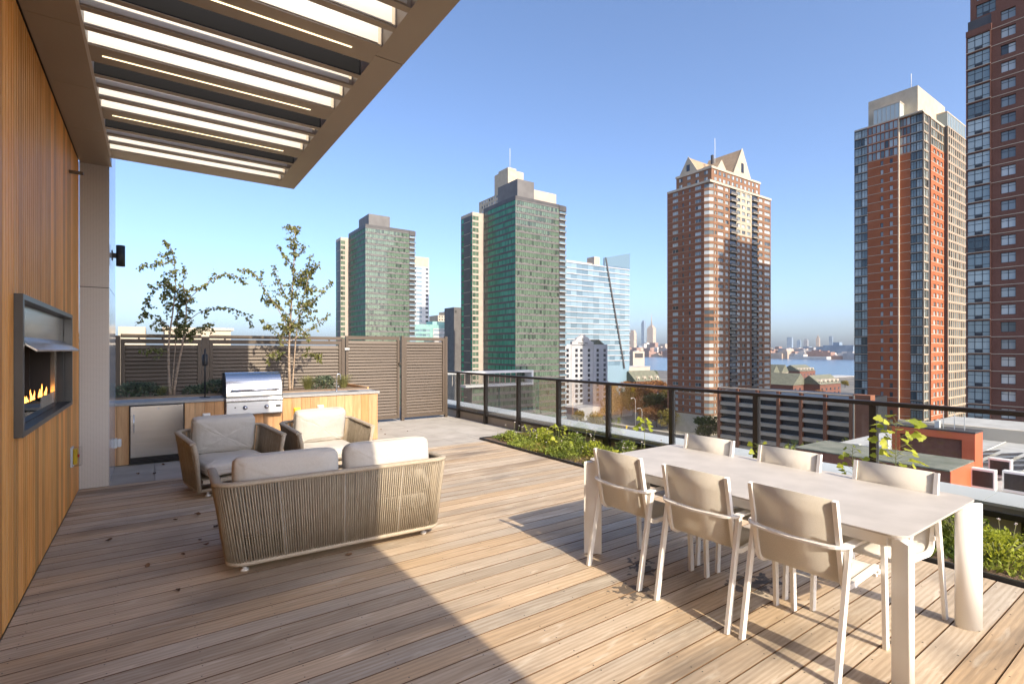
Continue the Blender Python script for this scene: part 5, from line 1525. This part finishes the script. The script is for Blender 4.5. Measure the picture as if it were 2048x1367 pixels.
# ---- multi-storey car park
gxf, gy0, gy1 = 172.8, 66.7, 112.0
pk = thing("car_park", "multi-storey brick car park with dark open decks beyond the railing", "building", (gxf, gy0, GZ))
MB().box(1.2, 26, .5, gy1-gy0, 0, 23.5).build("inner_core", M_BLACK, pk)
C_SPAN = mat("concrete_spandrel", (.46,.36,.26), (.54,.43,.32), rough=.85, scale=.4, coord='World')
for i in range(8):
    MB().box(0, 1.19, .5, gy1-gy0, i*3.05, i*3.05+1.15).build("deck_spandrel", C_SPAN, pk)
    MB().box(.45, .55, .5, gy1-gy0, i*3.05+1.25, i*3.05+1.32).build("guard_rail", C_FRAMEW, pk)
for k in range(7):
    MB().box(-.35, 1.18, .9+k*7.35-.4, .9+k*7.35+.55, 0, 24.6).build("brick_pier", B_RED, pk)
MB().box(-.3, 3.0, -4.2, .45, 0, 25.2).build("stair_tower", B_RED, pk)
MB().box(-.45, -.31, -.1, .35, 0, 25.0).build("corner_strip", C_TRIM, pk)
MB().box(.0, 1.19, .5, gy1-gy0, 24.4, 24.9).build("top_rail", C_SPAN, pk)

# ---- neighbouring low roof with red boxes, solar panels and condensers
lr = thing("low_roof_building", "neighbouring low building with a white membrane roof", "building", (24, -8, GZ))
MB().box(0, 40, 0, 24, 0, 32.0-.001).build("wall", B_DRK, lr)
MB().box(-.2, 40.2, -.2, 24.2, 32.0, 32.12).build("roof", C_RROOF, lr)
MB().box(25.2, 25.6, 0, 23.9, 32.121, 33.0).build("parapet", C_TRIM, lr)
RZ = GZ+32.12
for i, (x, y, w, d, h) in enumerate(((8.5,19.5,.5,.5,.6),(10.2,21.0,.35,.35,.9),(13.0,18.6,1.2,.8,.55),(15.5,21.3,.4,.4,.7),(17.5,17.5,.3,.3,1.1),(5.5,20.5,.9,.5,.4),(12.0,9.0,.35,.35,.6),(19.0,19.8,1.6,.6,.45))):
    MB().box(x, x+w, y, y+d, 32.121, 32.121+h).build("roof_vent", C_FRAMEW if i % 2 else C_GREY, lr)
for y in (12.2, 17.0):
    q = MB(); q.tube([(2, y, 32.22), (24.5, y+.4, 32.22)], .05, 6); q.build("roof_pipe", C_FRAMEW, lr)
for x in (6, 12, 18): MB().box(x, x+.12, .2, 23.6, 32.1205, 32.127).build("membrane_seam", C_GREY, lr)
ra = thing("red_roof_box", "near red-clad roof box with a mossy flat top", "roof box", (28.1, 7.17, RZ))
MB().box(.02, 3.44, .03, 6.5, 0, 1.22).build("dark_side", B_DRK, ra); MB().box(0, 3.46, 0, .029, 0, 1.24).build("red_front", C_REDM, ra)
MB().box(-.02, 3.48, .03, 6.55, 1.2405, 1.30).build("mossy_top", C_GREENROOF, ra)
rb = thing("red_roof_box", "farther red-clad roof box with a framed side and antennas", "roof box", (33.0, 7.49, RZ))
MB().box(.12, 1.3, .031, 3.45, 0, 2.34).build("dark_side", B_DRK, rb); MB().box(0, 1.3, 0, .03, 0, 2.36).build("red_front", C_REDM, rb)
MB().box(0, .119, .031, 3.45, 2.0, 2.36).build("red_frame", C_REDM, rb); MB().box(0, .119, .031, .5, 0, 1.999).build("red_frame", C_REDM, rb); MB().box(0, .119, 3.1, 3.45, 0, 1.999).build("red_frame", C_REDM, rb)
MB().box(-.03, 1.33, -.02, 3.5, 2.361, 2.44).build("cap", C_DGREY, rb)
for yy_ in (.5, .9, 1.35): MB().box(.5, .53, yy_, yy_+.03, 2.441, 3.05+.2*yy_).build("antenna", C_FRAMEW, rb)
MB().box(.4, .62, 1.5, 1.7, 2.441, 2.8).build("antenna_box", C_FRAMEW, rb)
solar_me = MB().box(0, 1.0, 0, 1.64, 0, .035).mesh("solar_panel", mat("solar_cells", (.018,.020,.028), (.03,.032,.042), rough=.2, scale=3))
fr_me = None
for i in range(4):
    for k in range(7):
        o = link("solar_panel", solar_me, None, (36.0+i*2.35, 10.6-k*1.03-1.0, RZ+.25)); o.rotation_euler = (RAD(0), RAD(12), RAD(90))
        tag(o, "dark solar panel in the array on the white neighbouring roof", "solar panel", "solar panels on the neighbouring roof")
        fm = MB(); fm.box(-.012, 1.012, -.03, -.001, -.01, .045); fm.box(-.012, 1.012, 1.641, 1.67, -.01, .045); fm.box(.49,.51,.05,.1,-.35,-.002); fm.box(.49,.51,1.5,1.55,-.25,-.002)
        if fr_me is None: fr_me = fm.mesh("panel_frame", C_FRAMEW)
        link("panel_frame", fr_me, o)
for (x, y, lab) in ((31.0, 6.35, "boxy white air conditioner nearest the red roof box"), (31.4, 5.35, "boxy white air conditioner nearest the right edge of the picture"), (34.6, 6.5, "boxy white air conditioner behind the two front ones")):
    t = thing("air_conditioner", lab, "air conditioner", (x, y, RZ), 0, "condensers on the neighbouring roof")
    MB().box(0, .40, 0, .85, .12, 1.05).build("case", M_PLASTIC, t, bevel=.02); MB().box(-.012, -.001, .07, .78, .24, .95).build("coil_grille", M_BLACK, t)
    MB().box(.05, .12, -.01, .86, 0, .119).build("foot_rail", C_FRAMEW, t); MB().box(.28, .35, -.01, .86, 0, .119).build("foot_rail", C_FRAMEW, t)
# cream plant boxes on the roof behind the fence
nb = thing("cream_roof_block", "cream rooftop plant boxes showing over the slatted fence", "building", (-2, 45, GZ))
MB().box(-8, 12, 0, 18, 0, 38.6).build("wall", C_CREAM, nb)
MB().box(.05, 1.6, .2, 6, 38.6, 40.25).build("plant_box", C_CREAM, nb); MB().box(2.75, 7.0, .2, 6, 38.6, 40.1).build("plant_box", C_CREAM, nb); MB().box(2.6, 7.2, .1, 6.2, 40.1, 40.28).build("plant_box_cap", C_TRIM, nb)

# ---- warehouse, tan block and houses by the river
def simple(name, label, u0, u1, vt, d, depth, m, roof=None, cat="building"):
    x0, y0 = at(u0, d); x1 = onY(u1, y0)
    t = thing(name, label, cat, (x0, y0, GZ)); h = zat(vt, d)-GZ
    MB().box(0, x1-x0, 0, depth, 0, h).build("wall", m, t)
    if roof: MB().box(-.4, x1-x0+.4, -.4, depth+.4, h, h+.5).build("roof", roof, t)
    return t, x1-x0, h
simple("warehouse", "long blank beige warehouse below the banded office", 1190, 1300, 736, 470, 40, C_TAN, C_RROOF)
t, w, h = simple("riverside_block", "square tan block standing at the river edge", 1266, 1289, 702, 640, 22, C_TAN)
MB().box(w*.15, w*.85, -.3, -.01, h*.78, h*.93).build("window_band", C_DGREY, t)
def house(label, u, d, w, dp, hw, hr, m=B_DRK, axis='X'):
    x, y = at(u, d); t = thing("townhouse", label, "house", (x, y, GZ), 0, "riverside townhouses")
    MB().box(0, w, 0, dp, 0, hw).build("wall", m, t)
    q = MB()
    if axis == 'X':
        q.add([(-.5,-.5,hw),(w+.5,-.5,hw),(w+.5,dp/2,hr),(-.5,dp/2,hr),(-.5,dp+.5,hw),(w+.5,dp+.5,hw)], [(0,1,2,3),(3,2,5,4),(0,3,4),(1,5,2),(0,4,5,1)])
    else:
        q.add([(-.5,-.5,hw),(w/2,-.5,hr),(w+.5,-.5,hw),(-.5,dp+.5,hw),(w/2,dp+.5,hr),(w+.5,dp+.5,hw)], [(0,3,4,1),(1,4,5,2),(0,1,2),(3,5,4),(0,2,5,3)])
    rf = q.build("roof", C_SLATE, t)
    n = max(2, int(w/7))
    for k in range(n):
        xx = w*(k+.5)/n
        if axis == 'X':
            q = MB(); q.box(xx-1.3, xx+1.3, .6, dp*.32, hw, hw+2.4); q.add([(xx-1.6,.4,hw+2.4),(xx+1.6,.4,hw+2.4),(xx,.4,hw+4.0),(xx-1.6,dp*.4,hw+2.4),(xx+1.6,dp*.4,hw+2.4),(xx,dp*.4,hw+4.0)], [(0,1,2),(0,2,5,3),(1,4,5,2)]); q.build("dormer", C_TRIM, rf)
            MB().box(xx-.7, xx+.7, .5, .595, hw+.5, hw+2.1).build("dormer_window", W_DARK, rf)
        for z in (3, 6.5, 10, 13):
            if z+2 < hw: MB().box(xx-1.1, xx+1.1, -.06, -.005, z, z+2.0).build("window", W_DARK, t)
    return t
house("riverside townhouse with dormers left of the brick tower", 1272, 400, 30, 16, 14, 22)
house("gabled riverside townhouse just right of the brick tower", 1545, 520, 14, 20, 14, 23, B_RED, 'Y')
house("second small gabled townhouse right of the brick tower", 1563, 540, 14, 20, 15, 23, C_CREAM, 'Y')
house("big townhouse with a broad gable and olive roof", 1586, 400, 22, 26, 11, 20, B_DRK, 'Y')
house("long dormered townhouse beside the glass-cornered tower", 1640, 400, 36, 16, 11.5, 18.5)
house("dark-roofed shed-like townhouse near the water", 1600, 640, 40, 24, 12, 19.5, B_DRK)
t, w, h = simple("pier_shed", "low flat-roofed shed on the near river bank", 1640, 1716, 757, 640, 26, C_GREY, C_RROOF)

# ---- street trees
M_TG = leaf_mat("street_leaf_green", (.060,.085,.020), (.13,.15,.035), .2, .4)
M_TY = leaf_mat("street_leaf_yellow", (.17,.14,.022), (.28,.21,.035), .2, .4)
M_TO = leaf_mat("street_leaf_rust", (.20,.085,.025), (.29,.135,.04), .2, .4)
M_TRUNK = mat("street_bark", (.09,.07,.055), (.14,.11,.085), rough=.9, scale=3)
tree_bank = []
def make_crown(seed, m):
    r = random.Random(seed); q = MB(); lob = []
    for i in range(13):
        th = r.uniform(0, 6.28); k = r.uniform(.15,.62); z = r.uniform(.42,.90)
        lob.append((k*math.cos(th)*(1.15-.5*z), k*math.sin(th)*(1.15-.5*z), z, r.uniform(.17,.30)))
    for cx, cy, cz, rr_ in lob:
        for _ in range(230):
            v = rv(r)*rr_*(.55+.45*r.random())
            leaf(q, (cx*.62+v.x, cy*.62+v.y, cz+v.z*.75), rv(r), rv(r)+Vector((0,0,.7)), r.uniform(.035,.07), r.uniform(.03,.055))
    tk = MB(); tk.tube([(0,0,0),(.01,0,.25),(0,.01,.55),(.01,.01,.8)], .026, 7, scale=[1,.8,.55,.2])
    for cx, cy, cz, rr_ in lob[:7]:
        tk.tube([(0,0,.28),(cx*.3,cy*.3,(.28+cz)/2+.03),(cx*.6,cy*.6,cz)], .011, 5, scale=[1,.7,.3])
    return q.mesh("crown", m), tk.mesh("trunk", M_TRUNK)
for sd, m in ((1,M_TG),(2,M_TY),(3,M_TO),(4,M_TG),(5,M_TY),(6,M_TO)): tree_bank.append(make_crown(sd, m))
colr = ("green","yellowing","rust-red","green","yellowing","rust-red")
def street_tree(k, x, y, h, label, group="street trees below the terrace"):
    t = thing("street_tree", label, "tree", (x, y, GZ), rnd.uniform(0,6.28), group)
    w = h*rnd.uniform(.9,1.15)
    for me, nm in zip(tree_bank[k], ("crown", "trunk")):
        o = link(nm, me, t); o.scale = (w, w, h)
        if nm == "crown": stuff(o)
r = random.Random(77)
spots = []
for row, (d0, v) in enumerate(((250, 0), (285, 0), (325, 0), (370, 0))):
    for u in range(1180, 1345, 23):
        uu = u + r.uniform(-8,8); dd = d0 + r.uniform(-12,12)
        x, y = at(uu, dd)
        if 170 < x < 201: continue
        if row == 0 and uu < 1262: continue
        spots.append((x, y, (11, 11.5, 13, 15)[row]*r.uniform(.85,1.12), (3,0,0,1,4,1,2,5,4,0)[r.randrange(10)] if row < 2 else (2,5,1,4,2,5,0)[r.randrange(7)]))
for x, y, h, k in spots: street_tree(k, x, y, h, "%s street tree in the clump seen through the glass railing" % colr[k])
for u, d, h, k, lab in ((1160,262,8,1,"small yellow tree at the foot of the hotel"), (1190,240,9,4,"yellowing tree beside the crossing signs"),
                   (1418,205,12,0,"green tree at the base of the gabled brick tower"), (1660,92,21,0,"tall dark green treetop left of the red roof boxes"),
                   (1712,96,20.5,3,"dark green treetop touching the red roof boxes"), (1306,600,14,0,"lone tree on the river bank"),
                   (1590,330,12,5,"rust-coloured tree in front of the riverside townhouses"), (1645,335,12,2,"orange-brown tree in front of the dormered townhouse"), (1690,520,8,1,"yellow shrub-like tree on the river bank")):
    x, y = at(u, d); street_tree(k, x, y, h, lab)
def lamp(u, d, h, label):
    x, y = at(u, d); t = thing("street_lamp", label, "street lamp", (x, y, GZ))
    q = MB(); q.tube([(0,0,0),(0,0,h*.9),(-.3,.1,h*.97),(-1.0,.3,h),(-1.8,.5,h*.99)], .09, 6); q.build("pole", C_FRAMEW, t)
    MB().box(-2.4, -1.7, .4, .7, h*.98, h*1.0).build("lamp_head", C_FRAMEW, t)
lamp(1271, 232, 17.0, "curved grey street lamp among the autumn trees"); lamp(1284, 222, 13.5, "shorter street lamp beside the taller one")
for u, d, lab in ((1197, 236, "yellow crossing sign left of the railing post"), (1253, 238, "yellow crossing sign below the trees")):
    x, y = at(u, d); t = thing("road_sign", lab, "road sign", (x, y, GZ))
    MB().box(-.05,.05,-.05,.05,0,3.4).build("post", C_FRAMEW, t); MB().box(-.45,.45,-.09,-.055,2.2,3.5).build("plate", M_YELLOW, t); MB().box(-.12,.12,-.10,-.092,2.5,3.2).build("symbol", M_BLACK, t)

# ---- skyline across the river
S_MATS = [mat("far_"+n, a, b, rough=.8, scale=.05, coord='World') for n, a, b in (("brick", (.26,.155,.12), (.33,.21,.165)), ("tan", (.40,.31,.24), (.48,.39,.31)), ("grey", (.27,.27,.28), (.34,.34,.35)), ("pale", (.52,.47,.42), (.6,.56,.51)), ("blue", (.16,.22,.29), (.24,.31,.38)))]
r = random.Random(5)
def far_block(X, u, wid, h, mi, dp=40, label=None, group="skyline across the river", name="skyline_building"):
    y = onX(u, X)
    q = MB(); q.box(0, dp, -wid/2, wid/2, 0, h)
    if r.random() < .6 and label is None: q.box(dp*.25, dp*.7, -wid*.25, wid*.25, h, h+r.uniform(3,8))
    o = q.build(name, S_MATS[mi], None, (X, y, GZ))
    nb_ = max(2, int(h/9))
    return tag(o, label or "distant building in the hazy skyline across the river", "building", group)
for lo, hi in ((1250, 1342), (1532, 1722)):
    left = lo < 1400
    u = lo
    while u < hi: far_block(2270+r.uniform(0,60), u, r.uniform(30,70), r.uniform(14,34), r.choice((0,0,1,3,2))); u += r.uniform(6,11)
    u = lo
    while u < hi: far_block(2600+r.uniform(0,300), u, r.uniform(25,60), r.uniform(36,62) if left else r.uniform(28,48), r.choice((0,0,1,1,3,2))); u += r.uniform(4.5,8)
    u = lo
    while u < hi: far_block(3200+r.uniform(0,500), u, r.uniform(25,60), r.uniform(60,105) if left else r.uniform(34,62), r.choice((0,1,2,3,4,4))); u += r.uniform(5,9)
def far_tower(u, d, v, wpx, mi, label, steps=((1,1),), spire=None):
    x, y = at(u, d); w = wpx/1024*d; h = zat(v, d)-GZ
    q = MB(); z0 = 0
    for f, k in steps:
        q.box(-w*k/2, w*k/2, -w*k/2, w*k/2, z0, h*f); z0 = h*f
    if spire: q.lathe([(w*.12,0),(w*.05,(zat(spire,d)-GZ-h)*.6),(.4,zat(spire,d)-GZ-h)], (0,0,h), 8)
    o = q.build("skyline_tower", S_MATS[mi], None, (x, y, GZ)); o.rotation_euler = (0,0,RAD(12))
    return tag(o, label, "tower", "skyline across the river")
far_tower(1303, 5200, 650, 13, 1, "stepped stone skyscraper with a tall needle spire across the river", ((.35,1.25),(.9,1),(.96,.7),(1,.4)), 627)
far_tower(1287, 5200, 641, 6.5, 4, "slender blue glass skyscraper just left of the spired one", ((.93,1),(.97,.8),(1,.55)))
far_tower(1266, 4200, 660, 10, 1, "pinkish skyscraper under construction beside the banded office", ((.9,1),(1,.7)))
far_tower(1580, 3600, 674, 9, 4, "wide blue glass tower on the right-hand skyline")
far_tower(1598, 3800, 679, 7, 4, "blue domed tower on the right-hand skyline", ((.9,1),(.96,.8),(1,.5)))
far_tower(1612, 3800, 677, 7, 2, "grey crowned tower on the right-hand skyline", ((.92,1),(1,.6)))
far_tower(1636, 3700, 672, 6, 1, "tan tower with a pyramid top on the right-hand skyline", ((.9,1),(1,.55)), 668)
far_tower(1662, 3700, 672, 6, 4, "narrow pale blue tower on the right-hand skyline")
x, y = at(1632, 2420); w = 80/1024*2420
o = MB(); o.box(0, 70, -w*.83, 0, 0, 52); o.box(5, 60, -w*.83, -w*.15, 52, 60); o.box(15, 45, -w*.5, -w*.35, 60, 74)
tag(o.build("skyline_building", S_MATS[4], None, (x, y, GZ)), "very long dark blue warehouse block on the far river bank", "building", "skyline across the river")
x, y = at(1578, 2200); o = MB(); o.box(0, 40, -150, 0, 0, 11); o.box(0, 35, -60, -20, 11, 20)
tag(o.build("skyline_building", S_MATS[3], None, (x, y, GZ)), "low white pier building on the far river bank", "building", "skyline across the river")

# ---- the air between: a thin even haze round everything
hz = MB().box(-700, 6200, -1500, 6500, GZ-3.5, 330).build("haze", None)
hz.data.materials.clear()
hm = bpy.data.materials.new("haze_air"); hm.use_nodes = True
N = hm.node_tree.nodes
for n in list(N):
    if n.type == 'BSDF_PRINCIPLED': N.remove(n)
vp = N.new("ShaderNodeVolumePrincipled"); vp.inputs["Color"].default_value = (.86,.91,1.0,1); vp.inputs["Density"].default_value = .000045; vp.inputs["Anisotropy"].default_value = .2
hm.node_tree.links.new(vp.outputs[0], N["Material Output"].inputs["Volume"])
hz.data.materials.append(hm); stuff(hz)
